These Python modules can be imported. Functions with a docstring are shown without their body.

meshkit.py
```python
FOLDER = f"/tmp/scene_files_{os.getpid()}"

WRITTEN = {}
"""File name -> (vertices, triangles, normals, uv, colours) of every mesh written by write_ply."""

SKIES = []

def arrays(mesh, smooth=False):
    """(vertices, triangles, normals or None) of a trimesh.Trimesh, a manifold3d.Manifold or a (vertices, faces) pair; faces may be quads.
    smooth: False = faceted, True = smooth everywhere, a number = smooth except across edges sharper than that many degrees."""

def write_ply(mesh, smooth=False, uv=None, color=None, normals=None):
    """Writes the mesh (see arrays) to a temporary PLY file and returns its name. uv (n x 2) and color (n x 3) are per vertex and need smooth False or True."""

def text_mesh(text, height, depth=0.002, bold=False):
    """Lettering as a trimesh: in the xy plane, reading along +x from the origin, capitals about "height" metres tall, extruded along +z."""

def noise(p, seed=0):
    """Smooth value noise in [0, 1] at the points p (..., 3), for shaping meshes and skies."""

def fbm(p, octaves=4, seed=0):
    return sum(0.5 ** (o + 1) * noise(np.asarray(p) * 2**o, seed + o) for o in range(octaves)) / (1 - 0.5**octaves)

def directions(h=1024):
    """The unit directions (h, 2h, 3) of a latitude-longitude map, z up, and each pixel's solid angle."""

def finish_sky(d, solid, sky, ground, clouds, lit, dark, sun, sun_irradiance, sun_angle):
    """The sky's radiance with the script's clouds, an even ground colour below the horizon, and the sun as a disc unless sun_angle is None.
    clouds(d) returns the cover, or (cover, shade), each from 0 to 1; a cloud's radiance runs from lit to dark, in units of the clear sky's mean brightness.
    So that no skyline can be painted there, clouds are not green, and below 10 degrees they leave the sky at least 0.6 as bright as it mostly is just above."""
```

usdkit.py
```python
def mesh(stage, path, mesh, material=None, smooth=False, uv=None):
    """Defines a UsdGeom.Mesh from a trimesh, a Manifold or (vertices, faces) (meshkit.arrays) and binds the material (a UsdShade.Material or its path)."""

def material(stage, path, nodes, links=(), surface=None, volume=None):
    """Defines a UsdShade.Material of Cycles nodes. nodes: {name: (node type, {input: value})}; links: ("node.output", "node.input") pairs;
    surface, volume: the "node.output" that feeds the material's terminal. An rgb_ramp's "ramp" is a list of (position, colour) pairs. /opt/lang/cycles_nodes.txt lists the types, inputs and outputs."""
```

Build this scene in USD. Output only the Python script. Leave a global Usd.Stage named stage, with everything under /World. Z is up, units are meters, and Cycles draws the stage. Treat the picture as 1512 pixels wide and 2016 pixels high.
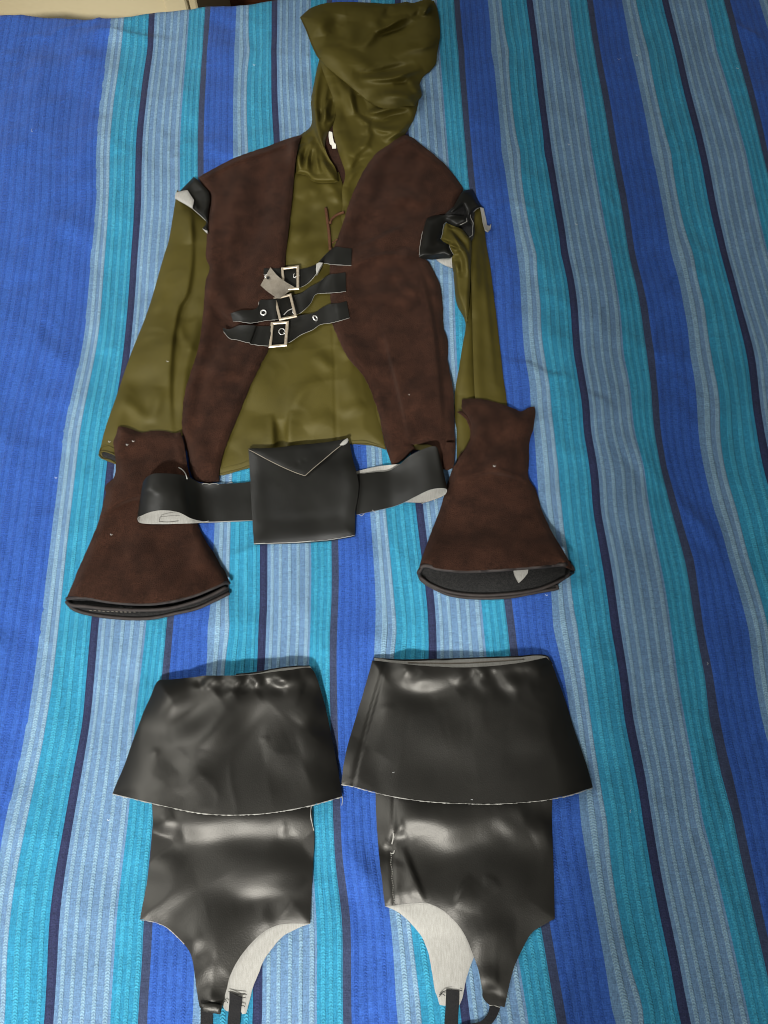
import math, numpy as np, trimesh, usdkit, meshkit, shapely
from shapely.geometry import Polygon
from scipy.spatial import Delaunay, cKDTree
from scipy.ndimage import gaussian_filter, maximum_filter, map_coordinates
from scipy.interpolate import RBFInterpolator, LinearNDInterpolator
from pxr import Usd, UsdGeom, UsdLux, UsdShade, Gf, Sdf, Vt

stage = Usd.Stage.CreateInMemory()
UsdGeom.SetStageUpAxis(stage, 'Z')
UsdGeom.SetStageMetersPerUnit(stage, 1.0)
UsdGeom.Xform.Define(stage, '/World')
UsdGeom.Scope.Define(stage, '/World/Looks')
rng = np.random.default_rng(7)

# ------------------------------------------------------------------ camera
ZB, CAMH = 0.55, 1.15            # bed top above the floor, camera above the bed
FPX = 1512.0                     # focal length in pixels of the 1512 x 2016 photograph
yw = np.array([-144.0, 3808.0, -1512.0]); yw /= np.linalg.norm(yw)     # the bed's long axis in camera axes
xw = np.array([1.0, 0, 0]) - yw * yw[0]; xw /= np.linalg.norm(xw)
zw = np.cross(xw, yw)
R = np.stack([xw, yw, zw])       # camera axes -> world axes
EYE = np.array([0, 0, ZB + CAMH])
cam = UsdGeom.Camera.Define(stage, '/World/camera')
m = np.eye(4); m[:3, :3] = R.T; m[3, :3] = EYE
cam.AddTransformOp().Set(Gf.Matrix4d(*m.ravel().tolist()))
cam.CreateHorizontalApertureAttr(24.0); cam.CreateVerticalApertureAttr(32.0)
cam.CreateFocalLengthAttr(24.0); cam.CreateClippingRangeAttr(Gf.Vec2f(0.02, 100))
cam.CreateExposureAttr(0.0)

# ------------------------------------------------------------------ lamps
def aim(prim, pos, target):
    pos, target = np.array(pos, float), np.array(target, float)
    z = pos - target; z /= np.linalg.norm(z)
    x = np.cross([0, 0, 1.0], z); x /= np.linalg.norm(x); y = np.cross(z, x)
    mm = np.eye(4); mm[0, :3] = x; mm[1, :3] = y; mm[2, :3] = z; mm[3, :3] = pos
    UsdGeom.Xformable(prim).AddTransformOp().Set(Gf.Matrix4d(*mm.ravel().tolist()))

def rect(name, pos, target, w, h, power, color):
    l = UsdLux.RectLight.Define(stage, '/World/' + name)
    l.CreateWidthAttr(w); l.CreateHeightAttr(h); l.CreateIntensityAttr(power); l.CreateColorAttr(Gf.Vec3f(*color))
    aim(l.GetPrim(), pos, target); return l

def spot(name, pos, target, radius, power, color, angle, soft):
    l = UsdLux.SphereLight.Define(stage, '/World/' + name)
    l.CreateRadiusAttr(radius); l.CreateIntensityAttr(power); l.CreateColorAttr(Gf.Vec3f(*color))
    sh = UsdLux.ShapingAPI.Apply(l.GetPrim()); sh.CreateShapingConeAngleAttr(angle); sh.CreateShapingConeSoftnessAttr(soft)
    aim(l.GetPrim(), pos, target); return l

spot('window_sun', (-0.76, -2.3, ZB + 2.75), (-0.68, 0.20, ZB), 0.13, 1380.0, (1.0, 0.99, 0.96), 14.6, 0.11)
rect('window_light', (-3.0, 0.7, ZB + 3.2), (0.15, 0.6, ZB), 2.2, 2.2, 7.6, (1.0, 1.0, 0.96))
rect('room_light', (0.7, -2.0, ZB + 2.1), (0.1, 0.7, ZB), 2.6, 1.6, 1.9, (1.0, 0.98, 0.90))
rect('ceiling_light', (0.0, 1.4, ZB + 2.2), (0.0, 1.401, ZB), 5.0, 5.0, 0.20, (1.0, 0.98, 0.90))

# ------------------------------------------------------------------ pixel geometry
CROPS = dict(P=(0, 0, 1), A=(300, 200, 2.016), B=(180, 500, 2.607), C=(600, 480, 3.024), D=(100, 820, 3.024), E=(440, 820, 3.024),
             F=(780, 760, 3.78), G=(200, 1260, 3.024), H=(660, 1260, 2.8), I=(220, 1560, 3.436), J=(680, 1540, 3.287),
             K=(420, 460, 5.04), L=(320, 340, 12.6), M=(800, 350, 7.56), N=(560, 0, 4.2), T=(0, 0, 2), U=(756, 0, 2))
def cr(c, pts):
    if isinstance(pts[0][0], str): return np.vstack([cr(a, q) for a, q in pts])
    x, y, s = CROPS[c]
    return np.array(pts, float) / s + [x, y]

def ground(px, h):
    """points where the photograph's sight lines reach the height h above the bed"""
    px = np.asarray(px, float); h = np.broadcast_to(np.asarray(h, float), px.shape[:-1])
    d = np.stack([px[..., 0] - 756, 1008 - px[..., 1], np.full(px.shape[:-1], -FPX)], -1) @ R.T
    t = (h - CAMH) / d[..., 2]
    return EYE[:2] + d[..., :2] * t[..., None]

def to_px(p):
    c = (np.asarray(p) - EYE) @ R
    return np.stack([756 + FPX * c[..., 0] / -c[..., 2], 1008 - FPX * c[..., 1] / -c[..., 2]], -1)

def smooth_line(p, closed=False, step=1.0, sharp=48):
    """Catmull-Rom through the points, corners sharper than sharp degrees kept, resampled every step"""
    p = np.asarray(p, float); n = len(p)
    if closed:
        a, b = p - np.roll(p, 1, 0), np.roll(p, -1, 0) - p
        tang = np.roll(p, -1, 0) - np.roll(p, 1, 0)
    else:
        tang = np.gradient(p, axis=0) * 2
        a, b = np.vstack([p[1:2] - p[:1], np.diff(p, axis=0)]), np.vstack([np.diff(p, axis=0), p[-1:] - p[-2:-1]])
    ang = np.degrees(np.abs(np.arctan2(a[:, 0] * b[:, 1] - a[:, 1] * b[:, 0], (a * b).sum(1))))
    corner = ang > sharp
    out = []
    for i in range(n if closed else n - 1):
        j = (i + 1) % n
        q0, q1 = p[i], p[j]; L = np.linalg.norm(q1 - q0)
        def tg(k, seg):
            if corner[k]: return seg
            t = tang[k]; return t / (np.linalg.norm(t) + 1e-12) * L
        m0, m1 = tg(i, q1 - q0), tg(j, q1 - q0)
        k = max(1, int(round(L / step)))
        t = (np.arange(k) / k)[:, None]
        out.append((2*t**3 - 3*t**2 + 1) * q0 + (t**3 - 2*t**2 + t) * m0 + (-2*t**3 + 3*t**2) * q1 + (t**3 - t**2) * m1)
    out = np.vstack(out)
    return out if closed else np.vstack([out, p[-1:]])

# ------------------------------------------------------------------ height map of what lies on the bed
HX0, HY0, HS = -0.95, -0.50, 0.0025
HNX, HNY = 760, 900
HM = np.zeros((HNY, HNX))
def hm_at(field, xy):
    return map_coordinates(field, [(xy[:, 1] - HY0) / HS, (xy[:, 0] - HX0) / HS], order=1, mode='nearest')
def hm_put(xy, z, poly_xy):
    lo = np.maximum(np.floor((xy.min(0) - [HX0, HY0]) / HS).astype(int), 0)
    hi = np.minimum(np.ceil((xy.max(0) - [HX0, HY0]) / HS).astype(int) + 1, [HNX, HNY])
    if (hi <= lo).any(): return
    gx, gy = np.meshgrid(HX0 + HS * np.arange(lo[0], hi[0]), HY0 + HS * np.arange(lo[1], hi[1]))
    v = LinearNDInterpolator(xy, z)(gx, gy)
    poly = Polygon(poly_xy).buffer(0.001)
    inside = shapely.contains_xy(poly, gx.ravel(), gy.ravel()).reshape(gx.shape)
    old = HM[lo[1]:hi[1], lo[0]:hi[0]]
    HM[lo[1]:hi[1], lo[0]:hi[0]] = np.where(inside & np.isfinite(v), np.maximum(old, np.nan_to_num(v)), old)

def seg_dist(p, line):
    """distance, signed side, and 0..1 place along the polyline of each point"""
    a, b = line[:-1], line[1:]
    L = np.linalg.norm(b - a, axis=1); cum = np.concatenate([[0], np.cumsum(L)])
    best = np.full(len(p), 1e9); side = np.zeros(len(p)); s = np.zeros(len(p))
    for i in range(len(a)):
        ab = b[i] - a[i]; ap = p - a[i]
        t = np.clip(ap @ ab / max(L[i]**2, 1e-12), 0, 1)
        d = np.linalg.norm(ap - t[:, None] * ab, axis=1)
        u = d < best
        best = np.where(u, d, best)
        side = np.where(u, np.sign(ab[0] * ap[:, 1] - ab[1] * ap[:, 0]), side)
        s = np.where(u, (cum[i] + t * L[i]) / cum[-1], s)
    return best, side, s

def fold_sum(xy, folds):
    out = np.zeros(len(xy))
    for kind, c, pts, amp, w in folds:
        line = ground(cr(c, pts), 0.0)
        if len(pts) > 2: line = smooth_line(line, step=0.008)
        d, side, s = seg_dist(xy, line)
        end = np.clip(np.sin(np.pi * np.clip(s, 0, 1)), 0, 1) ** 0.85 if kind[-1] != '_' else 1.0
        amp, w = amp * 1e-3, w * 1e-3
        if kind[0] == 'r': out += amp * end * np.exp(-(d / w) ** 2)
        elif kind[0] == 's':   # one side stands proud of the other and slopes away
            sd = d * side
            out += amp * end * (0.5 + 0.5 * np.tanh(sd / 0.0022)) * np.exp(-(np.maximum(sd, 0) / w) ** 1.5)
        elif kind[0] == 't':   # a slope across the line, fading away on both sides
            x_ = d * side / w; out += amp * end * 1.65 * x_ * np.exp(-x_ ** 2)
        elif kind[0] == 'g':   # a seam: a thin groove
            out -= amp * np.exp(-(d / w) ** 2)
    return out

def cloth_noise(xy, amp, scale, seed=0, stretch=(1, 1)):
    p = np.concatenate([xy / scale * np.array(stretch), np.zeros((len(xy), 1))], 1)
    wv = meshkit.fbm(p * 0.7 + 11.3, 2, seed + 5) - 0.5
    n = meshkit.fbm(p + wv[:, None] * 1.6, 3, seed)
    return amp * (2 * n - 1)
def crinkle(xy, amp, scale, seed=0, stretch=(1, 1)):
    p = np.concatenate([xy / scale * np.array(stretch), np.zeros((len(xy), 1))], 1)
    wv = meshkit.noise(p * 0.8 + 3.1, seed + 9)
    n = meshkit.noise(p + wv[:, None] * 1.3, seed); g = meshkit.noise(p * 0.45 + 7.7, seed + 3)
    return amp * (1 - np.abs(2 * n - 1)) ** 3 * np.clip(g * 2 - 0.6, 0, 1)

# ------------------------------------------------------------------ prims
used = {}
def path_for(name, parent=None):
    base = (str(parent.GetPath()) if parent else '/World') + '/' + name
    k = used.get(base, -1) + 1; used[base] = k
    return base if k == 0 else f'{base}_{k:03d}'
def tag(p, label=None, cat=None, group=None, kind=None):
    for k, v in (('label', label), ('category', cat), ('group', group), ('kind', kind)):
        if v: p.SetCustomDataByKey(k, v)
def thing(name, label, cat, group=None):
    p = UsdGeom.Xform.Define(stage, path_for(name)).GetPrim(); tag(p, label, cat, group); return p
def put(name, vf, mat, parent=None, smooth=True, label=None, cat=None, kind=None):
    p = usdkit.mesh(stage, path_for(name, parent), vf, mat, smooth=smooth)
    tag(p.GetPrim(), label, cat, None, kind); return p

def panel(name, parent, mat, c, pts, t=1.0, e=0.4, loft=0.0, ew=15.0, folds=(), noise=(), crk=(), drape=6.0, sheet=False,
          opened=(), res=4.0, sharp=48, label=None, jit=0.35, lift=0.6, keep=True, wild=0, round_=False):
    """A piece of cloth: the outline traced in the photograph, laid over whatever already lies on the bed. Millimetres."""
    outline_px = smooth_line(cr(c, pts), True, step=max(1.2, res * 0.9), sharp=sharp)
    xy0 = ground(outline_px, 0.0)
    if jit:
        ph = rng.uniform(0, 50)
        q = np.concatenate([xy0 * 160, np.full((len(xy0), 1), ph)], 1); q2 = q + 31.7
        xy0 = xy0 + np.stack([meshkit.fbm(q, 2) - 0.5, meshkit.fbm(q2, 2) - 0.5], 1) * jit * 2e-3
    poly = Polygon(xy0)
    if not poly.is_valid: poly = max(getattr(poly.buffer(0), 'geoms', [poly.buffer(0)]), key=lambda g: g.area)
    ring = np.array(poly.exterior.coords)[:-1]
    r = res * 1e-3
    lo, hi = ring.min(0), ring.max(0)
    gx, gy = np.meshgrid(np.arange(lo[0], hi[0], r), np.arange(lo[1], hi[1], r * 0.866))
    gx = gx + (np.arange(gx.shape[0]) % 2)[:, None] * r * 0.5
    g = np.stack([gx.ravel(), gy.ravel()], 1)
    g = g[shapely.contains_xy(poly.buffer(-r * 0.55), g[:, 0], g[:, 1])]
    xy = np.vstack([ring, g]); nb = len(ring)
    tri = Delaunay(xy).simplices
    cen = xy[tri].mean(1)
    tri = tri[shapely.contains_xy(poly, cen[:, 0], cen[:, 1])]
    a, b, d_ = xy[tri[:, 0]], xy[tri[:, 1]], xy[tri[:, 2]]
    cross = (b - a)[:, 0] * (d_ - a)[:, 1] - (b - a)[:, 1] * (d_ - a)[:, 0]
    tri = np.where((cross < 0)[:, None], tri[:, ::-1], tri)[np.abs(cross) > 1e-12]
    # the edge that lies down on the bed
    dense = np.vstack([np.linspace(ring[i], ring[(i + 1) % nb], 4)[:-1] for i in range(nb)])
    for oc, op in opened:
        line = smooth_line(ground(cr(oc, op), 0.0), step=0.004)
        dense = dense[seg_dist(dense, line)[0] > 0.006]
    dist = cKDTree(dense).query(xy)[0] if len(dense) else np.full(len(xy), 1.0)
    k = np.clip(dist / (ew * 1e-3), 0, 1)
    gain = {'brown_suede': 1.8, 'olive_satin': 1.55}.get(mat.GetPrim().GetName(), 1.0)
    h = (e + loft * (np.sqrt(1 - (1 - k) ** 2) if round_ else 1 - (1 - k) ** 2.0 * (1 + 0.0 * k))) * 1e-3 + gain * fold_sum(xy, folds)
    soft = np.clip(dist / 0.012, 0.15, 1)
    seed = wild or (abs(hash_name(name + str(c) + str(len(pts)))) % 1000)
    for am, sc, *st in ([noise] if noise and np.ndim(noise[0]) == 0 else noise): h += cloth_noise(xy, am * 1e-3, sc, seed, *st) * soft
    for am, sc, *st in ([crk] if crk and np.ndim(crk[0]) == 0 else crk): h += crinkle(xy, am * 1e-3, sc, seed + 40, *st) * soft
    hmax = maximum_filter(HM, 5)
    sg = drape * 1e-3 / HS
    base = gaussian_filter(maximum_filter(HM, int(2 * sg) + 5), sg)
    base = np.maximum(base, gaussian_filter(hmax, 0.8) - 0.0004)
    h = np.maximum(h, 0.0003)
    px = to_px(np.concatenate([xy, np.full((len(xy), 1), ZB)], 1))
    z = h.copy(); q = xy
    for _ in range(4):
        z = hm_at(base, q) + (lift + t) * 1e-3 + h
        q = ground(px, z)
    bot = z - t * 1e-3 if sheet else np.minimum(z - t * 1e-3, hm_at(base, q) + lift * 1e-3)
    n = len(q)
    V = np.vstack([np.c_[q, ZB + z], np.c_[q, ZB + bot], np.c_[q[:nb], ZB + z[:nb]], np.c_[q[:nb], ZB + bot[:nb]]])
    i = np.arange(nb); j = (i + 1) % nb
    sgn = 1 if poly.exterior.is_ccw else -1
    w1 = np.stack([2 * n + i, 2 * n + nb + i, 2 * n + nb + j], 1); w2 = np.stack([2 * n + i, 2 * n + nb + j, 2 * n + j], 1)
    walls = np.vstack([w1, w2]);  walls = walls if sgn > 0 else walls[:, ::-1]
    Fc = np.vstack([tri, tri[:, ::-1] + n, walls])
    p = put(name, (V, Fc), mat, parent, True, label)
    if keep: hm_put(q, z, q[:nb])
    return p

def hash_name(s):
    v = 0
    for ch in s: v = (v * 131 + ord(ch)) % 1000003
    return v

def lay(c, pts, h, step=0.004, sharp=200, smooth=1.2):
    """a line along the photograph's points at h mm above what lies there"""
    px = cr(c, pts)
    h = np.broadcast_to(np.asarray(h, float), (len(px),)) * 1e-3
    g0 = ground(px, 0.0)
    l = smooth_line(np.c_[g0, h], step=step, sharp=sharp) if len(pts) > 2 else np.linspace(np.r_[g0[0], h[0]], np.r_[g0[-1], h[-1]], max(2, int(np.linalg.norm(g0[1] - g0[0]) / step)))
    f = gaussian_filter(maximum_filter(HM, 3), smooth)
    pxl = to_px(np.c_[l[:, :2], np.full(len(l), ZB)]); q = l[:, :2]
    for _ in range(4):
        z = hm_at(f, q) + l[:, 2]; q = ground(pxl, z)
    return np.c_[q, ZB + z]

def tube(path, r, sides=8, closed=False, flat=1.0):
    path = np.asarray(path, float); n = len(path)
    r = np.broadcast_to(np.asarray(r, float), (n,)) * 1e-3
    tg = (np.roll(path, -1, 0) - np.roll(path, 1, 0)) if closed else np.gradient(path, axis=0)
    tg /= np.linalg.norm(tg, axis=1, keepdims=True) + 1e-12
    up = np.array([0, 0, 1.0]); s = np.cross(tg, up); s /= np.linalg.norm(s, axis=1, keepdims=True) + 1e-9
    u = np.cross(s, tg)
    a = np.arange(sides) / sides * 2 * np.pi
    V = (path[:, None] + r[:, None, None] * (np.cos(a)[None, :, None] * s[:, None] + flat * np.sin(a)[None, :, None] * u[:, None])).reshape(-1, 3)
    Fc = []
    for i in range(n if closed else n - 1):
        j = (i + 1) % n
        for k in range(sides):
            k2 = (k + 1) % sides
            Fc += [(i*sides+k, i*sides+k2, j*sides+k2), (i*sides+k, j*sides+k2, j*sides+k)]
    if not closed:
        V = np.vstack([V, path[:1], path[-1:]]); c0, c1 = n * sides, n * sides + 1
        for k in range(sides):
            k2 = (k + 1) % sides
            Fc += [(c0, k2, k), (c1, (n-1)*sides+k, (n-1)*sides+k2)]
    return V, np.array(Fc)[:, ::-1]
def join(parts):
    V, Fc, n = [], [], 0
    for v, f in parts: V.append(v); Fc.append(np.asarray(f) + n); n += len(v)
    return np.vstack(V), np.vstack(Fc)

def strip(name, parent, outer, inner, c, st, thick=1.0, across=14, step=0.004, bow=0.0, base_on=True, inner_name='lining', label=None, keep=True, pxwob=0.0, sharp=75, edge=None):
    """a ribbon through stations ((edge one), (edge two), height mm): an outer face and the lining glued to its back"""
    A = ground(cr(c, [s[0] for s in st]), 0.0); B = ground(cr(c, [s[1] for s in st]), 0.0)
    H = np.array([(s[2], s[2]) if np.ndim(s[2]) == 0 else s[2] for s in st], float) * 1e-3
    full = smooth_line(np.c_[A, H[:, 0], B, H[:, 1]], step=step, sharp=sharp)
    f = gaussian_filter(maximum_filter(HM, 5), 4.0)
    f = np.maximum(f, gaussian_filter(maximum_filter(HM, 3), 1.0))
    n = len(full); u = np.linspace(0, 1, across)
    G = full[:, None, 0:2] * (1 - u)[None, :, None] + full[:, None, 3:5] * u[None, :, None]
    h = full[:, None, 2] * (1 - u) + full[:, None, 5] * u + bow * 1e-3 * (np.sin(np.pi * u) - 1)
    if pxwob:
        h = h + (meshkit.fbm(np.concatenate([G * 45, np.zeros(G.shape[:2] + (1,))], -1), 2, 3) - 0.5) * pxwob * 1e-3
    px = to_px(np.concatenate([G, np.full(G.shape[:2] + (1,), ZB)], -1)); q = G
    for _ in range(4):
        z = hm_at(f, q.reshape(-1, 2)).reshape(n, across) * (1 if base_on else 0) + h
        q = ground(px, z)
    S = np.concatenate([q, ZB + z[..., None]], -1)
    du = np.gradient(S, axis=0); dv = np.gradient(S, axis=1)
    N = np.cross(dv, du); N /= np.linalg.norm(N, axis=-1, keepdims=True) + 1e-12
    if N[: max(2, n // 5), :, 2].mean() < 0: N = -N; flip = True
    else: flip = False
    i, j = np.meshgrid(np.arange(n - 1), np.arange(across - 1), indexing='ij'); k = (i * across + j).ravel()
    f1 = np.vstack([np.stack([k, k + 1, k + across + 1], 1), np.stack([k, k + across + 1, k + across], 1)])
    if flip: f1 = f1[:, ::-1]
    def slab(S0, S1):
        a, b = S0.reshape(-1, 3), S1.reshape(-1, 3); m_ = len(a)
        rim = np.concatenate([np.arange(across), np.arange(1, n) * across + across - 1, (n - 1) * across + np.arange(across - 2, -1, -1), np.arange(n - 2, 0, -1) * across])
        r2 = np.roll(rim, -1); nr = len(rim); o = 2 * m_
        V = np.vstack([a, b, a[rim], b[rim]]); ii = np.arange(nr); jj = (ii + 1) % nr
        wl = np.vstack([np.stack([o + ii, o + nr + ii, o + nr + jj], 1), np.stack([o + ii, o + nr + jj, o + jj], 1)])
        return V, np.vstack([f1, f1[:, ::-1] + m_, wl])
    T = thick * 1e-3
    p = put(name, slab(S, S - N * T * 0.55), outer, parent, True, label)
    if edge is not None:
        ep = (S - N * T * 0.8)[:, -1]; put('frayed_edge', tube(ep, 0.28 + 0.35 * meshkit.noise(ep * 300, 2), 5), edge, parent)
    if inner is not None:
        put(inner_name, slab(S - N * T * 0.6, S - N * T), inner, parent, True)
    if keep:
        half = S[: max(3, n)]
        hm_put(half.reshape(-1, 3)[:, :2] + rng.normal(0, 1e-6, (half.shape[0] * across, 2)), half.reshape(-1, 3)[:, 2] - ZB,
               np.vstack([half[:, 0, :2], half[::-1, -1, :2]]) if Polygon(np.vstack([half[:, 0, :2], half[::-1, -1, :2]])).is_valid else np.array(shapely.MultiPoint(half.reshape(-1, 3)[:, :2]).convex_hull.exterior.coords))
    return p

# ------------------------------------------------------------------ materials
def lin(r, g, b):
    f = lambda v: (v / 255 / 12.92) if v <= 10 else ((v / 255 + 0.055) / 1.055) ** 2.4
    return (f(r), f(g), f(b))
def mat(name, nodes, links, surface='p.BSDF'):
    return usdkit.material(stage, '/World/Looks/' + name, nodes, links, surface=surface)
def fabric(name, c1, c2, scale=14, rough=0.8, bump_scale=900, bump=0.0006, spec=0.25, sheen=0.0, sheen_tint=(1, 1, 1), sheen_rough=0.5, detail=4, aniso=0.0, lo=0.35, hi=0.65, fine=0.0, stretch=(1, 1, 1), tint=(1, 1, 1)):
    nodes = {'g': ('geometry', {}), 'mp': ('mapping', {'scale': stretch}),
             'n': ('noise_texture', {'scale': scale, 'detail': detail, 'roughness': 0.6}),
             'r': ('rgb_ramp', {'ramp': [(0, c1), (lo, c1), (hi, c2), (1, c2)]}),
             'b': ('noise_texture', {'scale': bump_scale, 'detail': 2.0, 'roughness': 0.7}),
             'fr': ('rgb_ramp', {'ramp': [(0.25, (1 - fine,) * 3), (0.75, (1 + fine,) * 3)]}),
             'mu': ('mix', {'mix_type': 'multiply', 'fac': 1.0}),
             'bu': ('bump', {'strength': 1.0, 'distance': bump}),
             'p': ('principled_bsdf', {'roughness': rough, 'specular_ior_level': spec, 'specular_tint': tint, 'sheen_weight': sheen, 'sheen_tint': sheen_tint, 'sheen_roughness': sheen_rough, 'anisotropic': aniso})}
    links = [('g.position', 'mp.vector'), ('mp.vector', 'n.vector'), ('g.position', 'b.vector'), ('n.fac', 'r.fac'), ('b.fac', 'fr.fac'), ('r.color', 'mu.color1'), ('fr.color', 'mu.color2'),
             ('mu.color', 'p.base_color'), ('b.fac', 'bu.height'), ('bu.normal', 'p.normal')]
    return mat(name, nodes, links)

OLIVE = fabric('olive_satin', (0.0485, 0.0385, 0.0050), (0.064, 0.0505, 0.0068), scale=9, rough=0.62, bump_scale=900, bump=0.00030, spec=0.42, sheen=0.0, fine=0.22, tint=(1.0, 0.94, 0.68), sheen_tint=(0.9, 0.85, 0.5))
SUEDE = fabric('brown_suede', (0.0175, 0.0084, 0.0057), (0.0405, 0.0175, 0.0108), scale=34, rough=0.95, bump_scale=620, bump=0.0014, spec=0.06, sheen=0.07, sheen_tint=(0.8, 0.55, 0.45), detail=7, lo=0.30, hi=0.68, fine=0.75)
LEATHER = fabric('black_faux_leather', (0.0055, 0.0052, 0.0045), (0.0085, 0.008, 0.0068), scale=18, rough=0.42, bump_scale=520, bump=0.00020, spec=0.45, tint=(1.0, 0.96, 0.88))
MATTELEATHER = fabric('matt_faux_leather', (0.0065, 0.0063, 0.0052), (0.0095, 0.0092, 0.0075), scale=18, rough=0.48, bump_scale=430, bump=0.00018, spec=0.32)
PALE = fabric('pale_backing_cloth', (0.30, 0.29, 0.262), (0.37, 0.36, 0.33), scale=160, rough=0.9, bump_scale=1100, bump=0.0003, spec=0.1, fine=0.10, stretch=(5, 0.7, 1))
GREYBACK = fabric('grey_backing_cloth', (0.19, 0.165, 0.13), (0.25, 0.22, 0.18), scale=50, rough=0.9, bump_scale=1100, bump=0.0005, spec=0.1, fine=0.35)
BINDING = fabric('dark_binding', (0.022, 0.017, 0.015), (0.034, 0.027, 0.024), scale=80, rough=0.6, bump_scale=900, bump=0.0006, spec=0.3)
KNIT = fabric('black_knit', (0.006, 0.006, 0.006), (0.018, 0.017, 0.016), scale=300, rough=0.75, bump_scale=700, bump=0.0012, spec=0.3, fine=0.6)
ELASTIC = fabric('black_elastic', (0.006, 0.006, 0.007), (0.011, 0.010, 0.010), scale=400, rough=0.75, bump_scale=900, bump=0.0008, spec=0.25)
CORD = fabric('russet_cord', (0.060, 0.026, 0.012), (0.10, 0.042, 0.02), scale=260, rough=0.8, bump_scale=900, bump=0.0008, spec=0.2)
TAGW = fabric('white_tag', (0.72, 0.70, 0.62), (0.8, 0.78, 0.7), scale=120, rough=0.7, bump_scale=800, bump=0.0002, spec=0.3)
CREAM = fabric('cream_paint', (0.60, 0.50, 0.30), (0.64, 0.54, 0.33), scale=3, rough=0.45, bump_scale=60, bump=0.0003, spec=0.4)
FLOORM = fabric('dark_wood', (0.055, 0.018, 0.008), (0.10, 0.034, 0.014), scale=6, rough=0.4, bump_scale=80, bump=0.0004, spec=0.4, stretch=(1, 14, 1))
LINT = fabric('lint', (0.6, 0.62, 0.62), (0.8, 0.8, 0.8), scale=50, rough=0.9)
METAL = mat('pale_brass', {'g': ('geometry', {}), 'n': ('noise_texture', {'scale': 300, 'detail': 3}), 'r': ('rgb_ramp', {'ramp': [(0.3, (0.62, 0.50, 0.36)), (0.7, (0.80, 0.70, 0.55))]}),
             'p': ('principled_bsdf', {'metallic': 0.65, 'roughness': 0.30})}, [('g.position', 'n.vector'), ('n.fac', 'r.fac'), ('r.color', 'p.base_color')])
STEEL = mat('nickel', {'p': ('principled_bsdf', {'metallic': 0.6, 'roughness': 0.28, 'base_color': (0.8, 0.78, 0.74)})}, [])

# woven stripes: u counts the repeat across the bed, v runs along it in metres
ROY, LGT, TEA, NAV, NAV2 = (0.030, 0.088, 0.335), (0.116, 0.208, 0.340), (0.027, 0.205, 0.335), (0.022, 0.027, 0.070), (0.036, 0.047, 0.092)
EDGES = [(0, TEA), (0.188, NAV), (0.232, LGT), (0.510, TEA), (0.640, NAV2), (0.684, ROY), (0.896, LGT)]
BRAIDS = [(0.045, 1), (0.100, 1), (0.158, 1), (0.210, .35), (0.266, 1), (0.318, 1), (0.375, 1), (0.432, 1), (0.488, 1), (0.545, .8), (0.584, .8), (0.626, 1), (0.662, .2),
          (0.712, .55), (0.758, .55), (0.804, .55), (0.850, .55), (0.943, 1), (0.988, 1)]
xs = np.linspace(0, 1, 256); tent = np.zeros(256); hill = np.zeros(256)
for c_, a_ in BRAIDS:
    t_ = np.clip(1 - np.abs(xs - c_) / 0.0115, 0, 1); tent = np.maximum(tent, t_); hill = np.maximum(hill, (t_ > 0.12) * a_)
thread = np.zeros((256, 3))
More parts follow.
